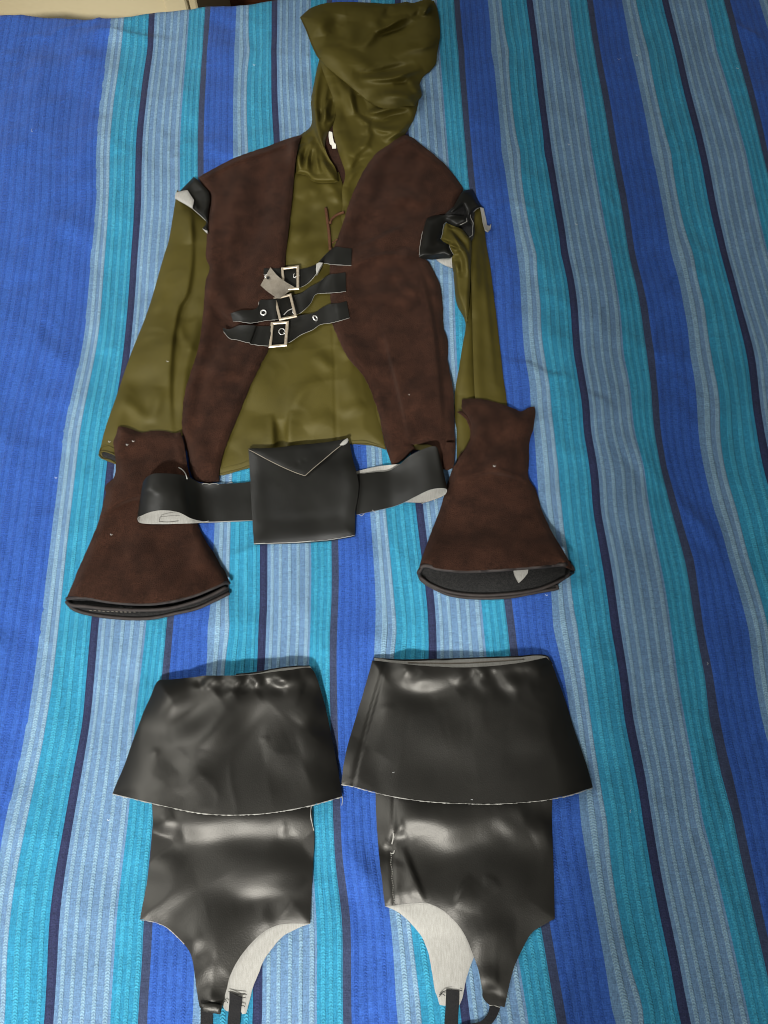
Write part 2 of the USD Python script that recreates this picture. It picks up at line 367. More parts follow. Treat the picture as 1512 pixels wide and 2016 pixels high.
for a_, b_, col in ((0, .188, (0.07, 0.40, 0.56)), (.188, .232, (0.05, 0.06, 0.12)), (.232, .51, (0.31, 0.48, 0.57)), (.51, .64, (0.07, 0.40, 0.56)), (.64, .684, (0.05, 0.06, 0.11)), (.684, .896, (0.012, 0.042, 0.24)), (.896, 1.01, (0.31, 0.48, 0.57))):
    thread[(xs >= a_) & (xs < b_)] = col
thread[np.abs(xs - .988) < .02] = (0.31, 0.48, 0.57)
ST = lambda a: [(x, tuple(c) if np.ndim(c) else (c,) * 3) for x, c in zip(xs, a)]
bn = {'at': ('attribute', {'attribute': 'st'}), 'sx': ('separate_xyz', {}), 'fr': ('math', {'math_type': 'floored_modulo', 'value2': 1.0}),
      'col': ('rgb_ramp', {'ramp': EDGES, 'interpolate': False}), 'tent': ('rgb_ramp', {'ramp': ST(tent)}), 'hill': ('rgb_ramp', {'ramp': ST(hill)}), 'thr': ('rgb_ramp', {'ramp': ST(thread), 'interpolate': True}),
      'vs': ('math', {'math_type': 'multiply', 'value2': 2 * math.pi / 0.0036}), 'ch': ('math', {'math_type': 'multiply_add', 'value2': -4.2}), 'si': ('math', {'math_type': 'sine'}),
      'on': ('map_range', {'from_min': -0.9, 'from_max': 0.6, 'to_min': 0.38, 'to_max': 1.0, 'clamp': True}), 'bf': ('math', {'math_type': 'multiply'}), 'bf2': ('math', {'math_type': 'multiply', 'value2': 0.62}),
      'mx': ('mix', {}), 'geo': ('geometry', {}),
      # weave: fine warp and weft, slubs across
      'mw': ('mapping', {'scale': (900, 260, 1)}), 'nw': ('noise_texture', {'scale': 1.0, 'detail': 2.0, 'roughness': 0.6}),
      'mw2': ('mapping', {'scale': (160, 900, 1)}), 'nw2': ('noise_texture', {'scale': 1.0, 'detail': 2.0, 'roughness': 0.6}),
      'ad': ('math', {'math_type': 'add'}), 'wr': ('map_range', {'from_min': 0.6, 'from_max': 1.4, 'to_min': 0.58, 'to_max': 1.42, 'clamp': True}),
      'nb': ('noise_texture', {'scale': 16, 'detail': 4, 'roughness': 0.65}), 'br': ('map_range', {'from_min': 0.3, 'from_max': 0.7, 'to_min': 0.92, 'to_max': 1.08, 'clamp': True}),
      'mm': ('math', {'math_type': 'multiply'}), 'cc': ('combine_xyz', {}), 'mul': ('mix', {'mix_type': 'multiply', 'fac': 1.0}),
      'hh': ('math', {'math_type': 'multiply_add', 'value2': 0.9}), 'hw': ('math', {'math_type': 'multiply', 'value2': 0.55}), 'bu': ('bump', {'strength': 1.0, 'distance': 0.0014}),
      'p': ('principled_bsdf', {'roughness': 0.9, 'specular_ior_level': 0.12, 'sheen_weight': 0.06})}
bl = [('at.vector', 'sx.vector'), ('sx.x', 'fr.value1'), ('fr.value', 'col.fac'), ('fr.value', 'tent.fac'), ('fr.value', 'hill.fac'), ('fr.value', 'thr.fac'),
      ('sx.y', 'vs.value1'), ('tent.color', 'ch.value1'), ('vs.value', 'ch.value3'), ('ch.value', 'si.value1'), ('si.value', 'on.value'), ('on.result', 'bf.value1'), ('hill.color', 'bf.value2'), ('bf.value', 'bf2.value1'),
      ('bf2.value', 'mx.fac'), ('col.color', 'mx.color1'), ('thr.color', 'mx.color2'),
      ('geo.position', 'mw.vector'), ('mw.vector', 'nw.vector'), ('geo.position', 'mw2.vector'), ('mw2.vector', 'nw2.vector'), ('nw.fac', 'ad.value1'), ('nw2.fac', 'ad.value2'), ('ad.value', 'wr.value'),
      ('geo.position', 'nb.vector'), ('nb.fac', 'br.value'), ('wr.result', 'mm.value1'), ('br.result', 'mm.value2'), ('mm.value', 'cc.x'), ('mm.value', 'cc.y'), ('mm.value', 'cc.z'),
      ('mx.color', 'mul.color1'), ('cc.vector', 'mul.color2'), ('mul.color', 'p.base_color'),
      ('ad.value', 'hw.value1'), ('bf.value', 'hh.value1'), ('hw.value', 'hh.value3'), ('hh.value', 'bu.height'), ('bu.normal', 'p.normal')]
SPREAD = mat('woven_stripes', bn, bl)

# ------------------------------------------------------------------ floor and the cupboard beyond the bed
put('floor', (np.array([(-4, -4, 0), (4, -4, 0), (4, 6, 0), (-4, 6, 0)], float), np.array([(0, 1, 2), (0, 2, 3)])), FLOORM, kind='structure', smooth=False)

def box(x0, y0, z0, x1, y1, z1, bev=0.004):
    import manifold3d
    b = trimesh.creation.box([x1 - x0, y1 - y0, z1 - z0]); b.apply_translation([(x0 + x1) / 2, (y0 + y1) / 2, (z0 + z1) / 2])
    if bev:
        pts = []
        for v in b.vertices:
            s = np.sign(v - b.centroid)
            for k in range(3):
                o = np.full(3, bev); o[k] = 0
                pts.append(v - s * o)
        b = trimesh.convex.convex_hull(np.array(pts))
    return np.array(b.vertices), np.array(b.faces)

cb = thing('cupboard', 'cream painted cupboard with framed doors standing beyond the far end of the bed', 'cupboard')
CY = 1.88
put('carcass', box(-1.9, CY + 0.02, 0.0, -0.40, CY + 0.52, 1.1), CREAM, cb, False)
for (x0, x1) in ((-1.88, -1.02), (-0.985, -0.42)):
    put('door_panel', box(x0 + 0.05, CY + 0.006, 0.12, x1 - 0.05, CY + 0.016, 1.03, 0.002), CREAM, cb, False)
    put('door_stile', box(x0, CY - 0.004, 0.06, x0 + 0.055, CY + 0.017, 1.08), CREAM, cb, False)
    put('door_stile', box(x1 - 0.055, CY - 0.004, 0.06, x1, CY + 0.017, 1.08), CREAM, cb, False)
    put('door_rail', box(x0 + 0.0555, CY - 0.003, 0.06, x1 - 0.0555, CY + 0.017, 0.13), CREAM, cb, False)
    put('door_rail', box(x0 + 0.0555, CY - 0.003, 1.01, x1 - 0.0555, CY + 0.017, 1.08), CREAM, cb, False)

# ------------------------------------------------------------------ the bedspread
ROWS = {  # measured stripe borders: row -> runs of (first border index, xs); index = 7 * repeat + border
    200: [(-1, [196, 224, 276, 287, 358, 391])], 400: [(-1, [188, 213, 264, 277])], 650: [(-1, [165, 195, 247, 259])], 750: [(-1, [146, 177, 235])], 900: [(-1, [118, 152, 212])],
    600: [(20, [1025, 1065, 1122, 1136, 1219, 1258, 1274, 1344, 1387, 1446, 1458])], 700: [(20, [1032, 1073, 1130, 1144, 1227, 1273, 1288, 1358, 1401, 1470, 1485])], 760: [(20, [1042, 1083, 1140, 1154, 1239, 1281, 1293, 1368, 1413, 1478, 1492])],
    801: [(20, [1044, 1086, 1146, 1160, 1243, 1283, 1297, 1371, 1418, 1482])], 920: [(20, [1055, 1100, 1160, 1175, 1268, 1299, 1312])], 1330: [(21, [1151, 1219, 1235, 1332, 1386, 1403, 1484])], 1520: [(21, [1179, 1250, 1268, 1366, 1417, 1440])],
    1300: [(11, [648, 662, 735])], 1600: [(11, [653, 670])], 1700: [(11, [659, 675])], 1800: [(0, [21, 98, 117, 229]), (10, [621, 671, 688])], 1900: [(0, [13, 93, 111, 222, 278, 295])],
    100: [(-1, [209, 238, 290, 300, 366, 399, 407, 460, 493, 533, 544, 610]), (17, [865 + 0, 901, 914, 966, 1003, 1048, 1061, 1133, 1170, 1181, 1241, 1277, 1328, 1340, 1411, 1448, 1463])],
    300: [(-1, [188, 216, 267, 279, 353, 389, 400, 458, 489]), (17, [881, 917, 929, 986, 1026, 1071, 1086, 1165, 1203, 1217, 1281, 1322, 1376, 1389, 1468, 1500])],
    500: [(-1, [178, 207, 258, 270]), (20, [1017, 1057, 1104, 1118, 1203, 1237, 1250, 1320, 1366, 1419, 1431])],
    850: [(-1, [123, 158]), (20, [1050, 1092, 1149, 1163, 1249, 1288, 1300, 1374, 1418, 1490, 1504])],
    1000: [(20, [1061, 1107, 1167, 1181, 1278, 1319, 1336, 1403, 1450])],
    1100: [(20, [1078, 1120, 1183, 1200, 1297, 1346, 1365, 1434, 1475])],
    1240: [(-1, [78, 115, 178, 192, 286, 326, 340, 407, 453, 508, 523, 610, 648, 663, 737, 782, 843, 858, 951, 999, 1014, 1088, 1139, 1203, 1221, 1320, 1370, 1384, 1473])],
    1420: [(-1, [52, 91, 163, 176, 265]), (21, [1164, 1230, 1247, 1348, 1395, 1418, 1500])],
    1620: [(-1, [8, 52, 127, 142, 250]), (10, [615, 654, 670, 741]), (20, [1142, 1197, 1266, 1284, 1383, 1445, 1462])],
    1980: [(0, [11, 89, 106, 217, 272, 290, 380, 420]), (8, [498, 515, 622, 674, 690, 779, 828]), (15, [906, 921, 1034, 1089, 1110, 1201, 1266, 1331, 1352, 1468])],
}
EU = np.array([e_[0] for e_ in EDGES])
mp_, mu_ = [], []
for yy, runs in ROWS.items():
    for k0, xl in runs:
        for n_, xx in enumerate(xl):
            kk = k0 + n_
            mp_.append((xx, yy)); mu_.append(kk // 7 + EU[kk % 7])
mp_ = ground(np.array(mp_, float), 0.0); mu_ = np.array(mu_)
far_px = np.array([(-260, 34), (0, 27), (60, 24), (115, 23), (170, 27), (245, 33), (268, 28), (310, 17), (400, 3), (470, 1), (520, -3), (700, -16), (1100, -30), (1512, -40), (1800, -46)], float)
far_w = ground(far_px, 0.0); far_w = far_w[np.argsort(far_w[:, 0])]; far_w[:, 1] += 0.008
BEDFOLDS = [('s', 'P', [(1150, 752), (1085, 737), (1040, 716), (990, 712)], 7, 26), ('s', 'P', [(1215, 800), (1180, 785), (1145, 768)], 7, 26), ('t', 'P', [(1205, 860), (1255, 915), (1300, 985)], 6, 14), ('t', 'P', [(1340, 1010), (1380, 1060), (1420, 1110)], 4, 10), ('t', 'P', [(1440, 1150), (1480, 1110), (1512, 1080)], 5, 22), ('t', 'P', [(640, 1620), (690, 1730), (760, 1850)], 5, 24),
            ('r', 'P', [(150, 70), (215, 66), (262, 75), (330, 78)], 5, 18), ('s', 'P', [(330, 72), (255, 70), (180, 62)], 5, 30), ('r', 'P', [(330, 125), (350, 160), (380, 240)], 3, 14), ('r', 'P', [(250, 330), (310, 345), (370, 380)], 3, 18),
            ('r', 'P', [(1425, 20), (1450, 50), (1512, 100)], 6, 9), ('r', 'P', [(1395, 95), (1425, 85)], 3, 9), ('r', 'P', [(1385, 170), (1420, 230), (1470, 270)], 5, 18),
            ('r', 'P', [(1260, 60), (1272, 90), (1300, 200)], 4, 22), ('r', 'P', [(440, 1105), (490, 1085), (520, 1078)], 4, 7), ('r', 'P', [(1310, 960), (1350, 1010), (1420, 1080)], 5, 11),
            ('r', 'P', [(1480, 1010), (1440, 1080), (1420, 1150)], -4, 25), ('r', 'P', [(1360, 1380), (1440, 1300), (1512, 1240)], 6, 26), ('r', 'P', [(690, 1650), (725, 1760), (765, 1830)], 5, 16), ('r', 'P', [(660, 1700), (710, 1800), (740, 1900)], -4, 20),
            ('r', 'P', [(610, 1590), (640, 1660), (655, 1740)], 4, 14), ('r', 'P', [(60, 420), (180, 470), (250, 520)], 3, 22), ('r', 'P', [(0, 640), (110, 700), (190, 800)], 4, 28), ('r', 'P', [(40, 960), (110, 930), (170, 950)], 3, 25),
            ('r', 'P', [(1030, 600), (1110, 690), (1180, 720)], 4, 24), ('r', 'P', [(1060, 770), (1130, 730), (1170, 770)], 4, 14), ('r', 'P', [(940, 1760), (930, 1900), (920, 2010)], 4, 18), ('r', 'P', [(520, 1260), (470, 1230), (380, 1230)], 4, 22)]
def bed_height(xy):
    h = fold_sum(xy, BEDFOLDS) + cloth_noise(xy, 0.013, 0.28, 21) + cloth_noise(xy, 0.0075, 0.085, 8) + crinkle(xy, 0.0050, 0.060, 77) + crinkle(xy, 0.0035, 0.10, 31, (1, 0.6))
    return h
bx = np.arange(-0.98, 0.981, 0.005); nyb = 440; tt = np.linspace(0, 1, nyb)
yfar = np.interp(bx, far_w[:, 0], far_w[:, 1]); Y0 = -0.56
X, T_ = np.meshgrid(bx, tt); Yb = Y0 + T_ * (yfar[None, :] - Y0)
xyb = np.stack([X.ravel(), Yb.ravel()], 1)
zb = bed_height(xyb).reshape(X.shape)
rd = 0.035
def drop(d): k = np.clip(1 - d / rd, 0, 1); return rd * (1 - np.sqrt(1 - k ** 2))
zb = zb - drop(yfar[None, :] - Yb) - drop(Yb - Y0) - drop(X + 0.98) - drop(0.98 - X)
# skirts that hang down on all four sides
def grow(X, Y, Z, axis, at, n, dx, dy):
    px_, py_, pz_ = (np.take(a, [at], axis) for a in (X, Y, Z))
    rows = [(px_ + dx * (0.004 + 0.01 * k / n) + 0.006 * np.sin(py_ * 23) * (k / n) * abs(dx), py_ + dy * (0.004 + 0.01 * k / n) + 0.006 * np.sin(px_ * 23) * (k / n) * abs(dy), pz_ - (pz_ + ZB - 0.06) * k / n) for k in range(1, n + 1)]
    st_ = [np.concatenate([r_[i] for r_ in (rows if at == -1 else rows[::-1])], axis) for i in range(3)]
    return [np.concatenate(([a, b] if at == -1 else [b, a]), axis) for a, b in zip((X, Y, Z), st_)]
X2, Y2, Z2 = X, Yb, zb
for ax_, at_, dx_, dy_ in ((0, -1, 0, 1), (0, 0, 0, -1), (1, -1, 1, 0), (1, 0, -1, 0)):
    X2, Y2, Z2 = grow(X2, Y2, Z2, ax_, at_, 14, dx_, dy_)
ny2, nx2 = X2.shape
V = np.stack([X2.ravel(), Y2.ravel(), ZB + Z2.ravel()], 1)
ii, jj = np.meshgrid(np.arange(ny2 - 1), np.arange(nx2 - 1), indexing='ij'); kk = (ii * nx2 + jj).ravel()
Fb = np.vstack([np.stack([kk, kk + 1, kk + nx2 + 1], 1), np.stack([kk, kk + nx2 + 1, kk + nx2], 1)])
# where each bit of cloth was measured in the picture: follow the sight line down to the flat bed
flat = ground(to_px(V), 0.0)
rbf = RBFInterpolator(mp_, mu_, kernel='thin_plate_spline', smoothing=4e-7)
gxs, gys = np.linspace(-1.4, 1.4, 141), np.linspace(-0.9, 2.0, 146)
GX, GY = np.meshgrid(gxs, gys)
GU = rbf(np.stack([GX.ravel(), GY.ravel()], 1)).reshape(GX.shape)
su = map_coordinates(GU, [(np.clip(flat[:, 1], -0.9, 2.0) + 0.9) / (gys[1] - gys[0]), (np.clip(flat[:, 0], -1.4, 1.4) + 1.4) / (gxs[1] - gxs[0])], order=1)
EDGEU = -0.104
# the plain royal border at the side of the spread: its four ribs repeat
su_rib = np.where(su < EDGEU, EDGEU - np.abs(((su - EDGEU + 0.046 * 2) % (0.046 * 4)) - 0.046 * 2) - 0.012, su)
lim = np.clip((EDGEU - su) / 0.01, 0, 1)
su = np.where(su < EDGEU, np.minimum(EDGEU - 0.0005, su_rib), su)
bed = thing('bedspread', 'blue and teal striped woven bedspread covering the whole bed under the costume', 'bedspread')
cover = usdkit.mesh(stage, path_for('woven_cover', bed), (V, Fb), SPREAD, smooth=True, uv=np.stack([su, V[:, 1]], 1))
gx_, gy_ = np.meshgrid(HX0 + HS * np.arange(HNX), HY0 + HS * np.arange(HNY))
HM[:] = LinearNDInterpolator(np.stack([X.ravel(), Yb.ravel()], 1)[::1], zb.ravel(), fill_value=-0.02)(gx_, gy_)
# ------------------------------------------------------------------ the hooded tunic
tu = thing('hooded_tunic', 'olive satin hooded tunic with brown suede vest front and three buckled straps', 'tunic')
# inside of the back, seen through the open neck, and the olive back under everything
panel('back_panel', tu, SUEDE, 'N', [(285, 1000), (440, 990), (540, 1400), (520, 1640), (430, 1640), (300, 1250)], res=4, lift=0.4)
t_ = panel('neck_tag', tu, TAGW, 'N', [(368, 1086), (394, 1092), (403, 1150), (412, 1180), (424, 1192), (427, 1222), (394, 1223), (391, 1196), (376, 1186), (366, 1130)], res=1.5, t=0.5, e=1.5, jit=0, lift=0.5, keep=False)
# sleeves
panel('sleeve', tu, OLIVE, 'B', [(440, -330), (395, -60), (375, 0), (290, 290), (200, 520), (125, 740), (70, 900), (38, 1030), (60, 1052), (128, 1080), (150, 1010), (300, 960), (425, 960), (500, 880), (540, 640), (600, 420), (640, 200), (650, 20), (640, -110), (520, -230)],
      loft=5, ew=22, noise=(1.6, 0.10), crk=(2.2, 0.05), res=4, label='left sleeve, wide and almost smooth',
      folds=[('s', 'B', [(425, 940), (412, 720), (416, 560), (432, 400), (462, 270), (500, 200), (525, 0), (515, -180)], 7, 40), ('r', 'B', [(455, 900), (480, 600), (530, 400), (555, 220)], 4, 9),
             ('r', 'B', [(150, 730), (230, 800), (300, 870)], 4, 12), ('r', 'B', [(350, 680), (330, 790), (300, 870)], 5, 12), ('r', 'B', [(200, 700), (290, 640), (380, 640)], -3, 22), ('r', 'B', [(160, 680), (150, 800), (110, 950)], 3, 14),
             ('r', 'B', [(440, 330), (470, 420), (520, 500)], 2.5, 8), ('r', 'B', [(380, 130), (340, 330), (310, 480)], 2.5, 26), ('r', 'L', [(560, 900), (660, 1200), (690, 1764)], 4, 13), ('s', 'L', [(800, 1764), (760, 1300), (720, 900)], 4, 24)])
cuff_hem = tube(lay('B', [(46, 1000), (80, 992), (110, 1000), (135, 1018)], 2.0), 1.5, flat=0.8)
put('sleeve_hem', join([tube(lay('B', [(40, 1022), (52, 990), (85, 985), (128, 1008)], 0.6), 0.9), tube(lay('B', [(38, 1030), (56, 1050), (95, 1058), (128, 1078)], 0.8), 1.3), tube(lay('B', [(42, 1018), (60, 1012), (100, 1022), (128, 1036)], 1.5), 1.2)]), OLIVE, tu)
panel('sleeve_opening', tu, KNIT, 'B', [(52, 1022), (70, 1016), (105, 1026), (128, 1042), (128, 1066), (90, 1050), (58, 1042)], res=1.6, t=0.5, e=0.2, jit=0, lift=0.2, keep=False)
panel('sleeve', tu, OLIVE, 'C', [(850, 20), (880, 80), (888, 200), (905, 340), (945, 430), (958, 490), (940, 600), (918, 740), (895, 880), (893, 1010), (905, 1120), (905, 1290), (985, 1290), (1010, 1180), (1015, 930), (1012, 640), (1006, 300), (1000, -40), (930, -60)],
      loft=5, ew=14, res=3, noise=(1.2, 0.05), label='right sleeve, its under half with bunched folds near the shoulder',
      folds=[('r', 'C', [(900, 20), (935, 120), (925, 250), (925, 350), (965, 430)], 8, 7), ('r', 'C', [(930, -30), (975, 90), (965, 230), (950, 330), (980, 420)], 7, 7), ('r', 'C', [(955, 110), (945, 250), (935, 300)], -5, 5), ('r', 'C', [(960, 480), (950, 640), (920, 900)], 4, 18)])
panel('sleeve_front', tu, OLIVE, 'C', [(992, -178), (1010, -198), (1043, -216), (1060, -204), (1068, -120), (1080, 0), (1105, 140), (1128, 330), (1142, 440), (1160, 600), (1182, 790), (1205, 990), (1180, 1060), (1040, 1040), (1015, 920), (1006, 760), (1000, 560), (994, 300), (985, 80), (980, -70)],
      loft=4, ew=16, res=4, noise=(1.4, 0.09), crk=(2.0, 0.05), folds=[('s', 'C', [(1150, 900), (1100, 420), (1060, 0), (1052, -110)], 3, 16), ('r', 'C', [(1040, 100), (1070, 500), (1090, 900)], 2, 22)])
# front of the tunic, two halves meeting at the box pleat above the pouch
panel('front_panel', tu, OLIVE, 'B', [(960, -470), (1080, -440), (1180, -420), (1270, -420), (1330, -200), (1330, 0), (1330, 400), (1420, 620), (1480, 860), (1510, 1000), (1460, 985), (1330, 975), (1200, 985), (1010, 990), (870, 1075), (760, 1110), (655, 1136), (560, 1120), (560, 900), (640, 640), (760, 400), (880, 0), (930, -240)],
      loft=7, ew=34, res=4, noise=(2.0, 0.11), crk=(2.0, 0.045), label='olive satin front of the tunic with a centre seam and a short pleat at the hem',
      folds=[('g', 'B', [(1238, 380), (1248, 560), (1252, 760), (1258, 960)], 1.6, 1.6), ('s', 'B', [(945, 1000), (942, 900), (930, 820)], 6, 22), ('s', 'B', [(1020, 800), (1004, 890), (1000, 990)], 6, 22), ('r', 'B', [(970, 850), (972, 1000)], -5, 10),
             ('r', 'B', [(1030, 850), (1050, 760), (1100, 690), (1180, 640)], 5, 12), ('r', 'B', [(1100, 900), (1180, 850), (1240, 820)], 4, 14), ('r', 'B', [(1270, 820), (1330, 800), (1400, 760)], 4, 12), ('r', 'B', [(1290, 480), (1320, 640), (1400, 820)], 4, 20),
             ('r', 'B', [(1150, 510), (1200, 560), (1240, 600)], 4, 12), ('r', 'B', [(1270, 450), (1300, 500), (1330, 540)], 4, 10), ('r', 'B', [(800, 800), (880, 640), (960, 560)], 3, 24), ('r', 'B', [(720, 1000), (800, 920), (900, 900)], 3, 18),
             ('r', 'N', [(110, 1640), (200, 1560), (300, 1600)], 4, 14), ('t', 'N', [(40, 1860), (160, 1780), (230, 1710), (350, 1690)], 3, 18), ('t', 'N', [(80, 2040), (180, 1900), (230, 1820)], 3, 16), ('r', 'N', [(380, 1600), (430, 1640), (470, 1680)], 4, 9), ('r', 'N', [(330, 1500), (400, 1560), (470, 1640)], 3, 8),
             ('r', 'A', [(580, 640), (640, 590), (700, 570)], 4, 14), ('r', 'A', [(560, 560), (620, 520), (680, 510)], 3, 16)])
for f_, r_ in (([(660, 1106), (700, 1092), (760, 1078), (806, 1060)], 0.45), ([(656, 1132), (700, 1119), (760, 1105), (812, 1086)], 0.8), ([(1335, 958), (1400, 958), (1450, 972), (1500, 988)], 0.45), ([(1335, 975), (1400, 974), (1460, 986), (1512, 1003)], 0.8)):
    put('hem', tube(lay('B', f_, -0.1), r_), OLIVE, tu)
panel('tunic_side', tu, OLIVE, 'P', [(760, 560), (840, 600), (862, 760), (878, 868), (872, 884), (850, 887), (812, 885), (770, 884), (740, 800)], res=4, e=0.5, loft=1.5, ew=10)
# hood: neck folds on the left, the collar on the right, the big pointed hood laid over both
panel('hood_neck', tu, OLIVE, 'N', [(290, 480), (262, 600), (235, 740), (220, 850), (228, 1000), (205, 1060), (120, 1125), (92, 1180), (80, 1250), (85, 1360), (100, 1430), (180, 1446), (230, 1494), (330, 1506), (440, 1500), (436, 1440), (415, 1380), (370, 1310), (340, 1240), (332, 1190), (350, 1120), (385, 1050), (425, 990), (440, 900), (430, 700), (370, 520)],
      loft=8, ew=10, res=2.5, noise=(1.0, 0.05), drape=4, label='gathered folds of the hood at the left of the neck',
      folds=[('s', 'N', [(245, 1010), (285, 1150), (365, 1310), (425, 1400), (445, 1480)], 9, 10), ('r', 'N', [(290, 560), (262, 720), (255, 880), (270, 1020), (330, 1180)], 7, 8), ('r', 'N', [(355, 700), (330, 860), (325, 1000), (330, 1080)], 6, 5), ('r', 'N', [(365, 820), (345, 920), (345, 1010)], 5, 4),
             ('r', 'N', [(400, 800), (402, 900), (380, 1010)], -8, 5), ('r', 'N', [(310, 900), (300, 1010)], -5, 4), ('r', 'N', [(170, 1180), (135, 1270), (135, 1400)], 6, 6), ('r', 'N', [(235, 1130), (195, 1260), (180, 1400)], 7, 7), ('r', 'N', [(210, 1190), (165, 1300), (160, 1400)], -5, 5),
             ('r', 'N', [(255, 1180), (262, 1300), (290, 1440)], 6, 6), ('r', 'N', [(240, 1230), (225, 1340), (240, 1450)], -5, 6), ('r', 'N', [(290, 1240), (330, 1360), (400, 1470)], 5, 6), ('r', 'N', [(120, 1200), (105, 1300), (110, 1390)], 5, 5)])
panel('collar', tu, OLIVE, 'N', [(295, 500), (400, 480), (540, 560), (800, 700), (1060, 740), (1120, 770), (1108, 840), (1090, 920), (1062, 1000), (1040, 1030), (1000, 1100), (940, 1160), (900, 1230), (820, 1330), (760, 1500), (700, 1640), (640, 1800), (500, 1900), (470, 1800), (482, 1690), (476, 1575), (502, 1440), (470, 1320), (430, 1200), (400, 1060), (425, 950), (415, 850), (372, 730), (320, 590)],
      loft=7, ew=14, res=3, noise=(1.3, 0.07), crk=(2.0, 0.045), drape=5, label='right half of the hood collar with deep creases under the hood',
      folds=[('r', 'N', [(600, 760), (640, 880), (670, 960), (690, 1000)], -11, 12), ('r', 'N', [(530, 720), (555, 830), (585, 950)], 9, 7), ('r', 'N', [(440, 640), (500, 760), (520, 880), (530, 960)], 5, 9), ('r', 'N', [(600, 950), (650, 990), (690, 1030), (660, 1120)], 6, 7), ('r', 'N', [(650, 940), (760, 925), (900, 890), (1050, 880)], 10, 9),
             ('r', 'N', [(700, 1000), (800, 1000), (920, 960), (1040, 930)], -6, 10), ('r', 'N', [(700, 1030), (820, 1080), (940, 1070), (1040, 1010)], 7, 9), ('r', 'N', [(820, 1170), (900, 1120), (1000, 1080)], 6, 7), ('r', 'N', [(690, 1040), (700, 1120), (640, 1230)], 5, 8), ('r', 'N', [(560, 1300), (640, 1220), (720, 1200)], 5, 10),
             ('r', 'N', [(500, 1420), (560, 1400), (640, 1290), (720, 1240)], -4, 8), ('r', 'N', [(470, 1080), (520, 1240), (530, 1380)], 4, 18), ('r', 'N', [(500, 1540), (560, 1440), (640, 1370)], 4, 8), ('s', 'N', [(500, 1440), (545, 1420), (600, 1330), (720, 1290)], 3, 12)])
put('collar_seam', tube(lay('N', [(100, 1428), (180, 1444), (232, 1490), (330, 1503), (442, 1497)], -0.3), 0.5), OLIVE, tu)
panel('hood', tu, OLIVE, 'N', [(130, 142), (168, 105), (215, 68), (320, 30), (430, 17), (560, 16), (700, 21), (850, 30), (930, 28), (1010, 15), (1060, 24), (1120, 8), (1180, -6), (1236, 8), (1262, 70), (1283, 180), (1287, 300), (1278, 360), (1262, 440), (1252, 520), (1205, 582), (1150, 625), (1130, 660), (1118, 700), (1136, 780), (1128, 800), (1100, 830), (1075, 872), (1000, 868), (920, 892), (840, 893), (780, 880), (700, 838), (620, 775), (520, 690), (420, 608), (330, 530), (270, 460), (225, 370), (175, 240)],
      loft=12, ew=34, e=1.0, res=3, noise=(2.5, 0.10), crk=(2.4, 0.05), drape=10, label='wide pointed hood lying flat above the collar',
      folds=[('r', 'N', [(770, 100), (750, 180), (770, 230), (700, 330), (620, 420)], 8, 13), ('r', 'N', [(760, 270), (850, 220), (950, 160), (1030, 130)], 8, 9), ('r', 'N', [(740, 300), (860, 270), (980, 230), (1090, 150)], -5, 10), ('r', 'N', [(620, 640), (760, 650), (900, 640), (1040, 590), (1140, 560)], 9, 11), ('r', 'N', [(560, 600), (720, 610), (900, 570), (1080, 520)], -7, 11),
             ('r', 'N', [(920, 480), (1020, 420), (1140, 390), (1230, 300)], 5, 13), ('r', 'N', [(1130, 130), (1180, 60), (1190, 20)], 8, 8), ('r', 'N', [(1060, 160), (1110, 110), (1140, 60)], -5, 8), ('r', 'N', [(880, 50), (850, 110), (860, 150)], -5, 9), ('r', 'N', [(470, 120), (430, 220), (450, 330)], -6, 16), ('r', 'N', [(560, 180), (540, 300), (560, 400)], 5, 18), ('r', 'N', [(340, 90), (300, 200), (320, 300)], 5, 16),
             ('r', 'N', [(900, 700), (1000, 690), (1110, 730)], -5, 10), ('r', 'N', [(1010, 660), (1070, 720), (1120, 770)], 4, 8), ('r', 'N', [(420, 330), (560, 460), (700, 560)], 5, 30), ('r', 'N', [(800, 780), (930, 790), (1060, 820)], 5, 14)])
put('hood_hem', tube(lay('N', [(135, 150), (180, 244), (230, 372), (275, 462), (335, 532), (425, 610), (524, 692), (624, 777), (704, 840), (782, 881), (842, 893), (922, 891)], -0.6), 0.7), OLIVE, tu)
# vest
panel('vest_front', tu, SUEDE, 'A', [(592, 133), (530, 150), (450, 180), (390, 200), (320, 226), (250, 262), (182, 300), (205, 340), (226, 375), (222, 430), (214, 470), (216, 540), (213, 620), (228, 660), (215, 700), (208, 745), (205, 800), (198, 870), (186, 960), (170, 1020), (150, 1080), (130, 1150), (118, 1250), (120, 1320), (140, 1400), (160, 1490), (208, 1512), (265, 1504), (266, 1460), (292, 1360), (338, 1250), (386, 1130), (426, 1048), (462, 980), (500, 900), (520, 800), (526, 650), (534, 560), (545, 470), (556, 370), (565, 260), (578, 180)],
      loft=8, ew=14, e=1.2, res=4, t=1.4, noise=[(3.0, 0.09), (0.55, 0.018)], crk=(3.0, 0.06), sharp=60, jit=1.1, label='brown suede left vest front',
      folds=[('r', 'A', [(240, 700), (280, 780), (330, 840), (420, 860)], 6, 14), ('r', 'A', [(225, 770), (300, 900), (330, 1000)], -4, 16), ('r', 'B', [(560, 560), (680, 600), (780, 600)], 5, 14), ('r', 'B', [(600, 680), (700, 670), (800, 680)], -3, 14), ('s', 'B', [(610, 240), (690, 320), (740, 340)], 4, 20),
             ('r', 'A', [(330, 230), (340, 400), (330, 560)], 4, 24), ('r', 'A', [(430, 230), (440, 420), (430, 600)], -3, 22), ('r', 'A', [(290, 420), (310, 540), (300, 640)], 4, 18), ('r', 'A', [(190, 310), (330, 240), (450, 200), (580, 150)], 3, 5), ('r', 'B', [(520, 900), (560, 1000), (600, 1130)], 4, 16)])
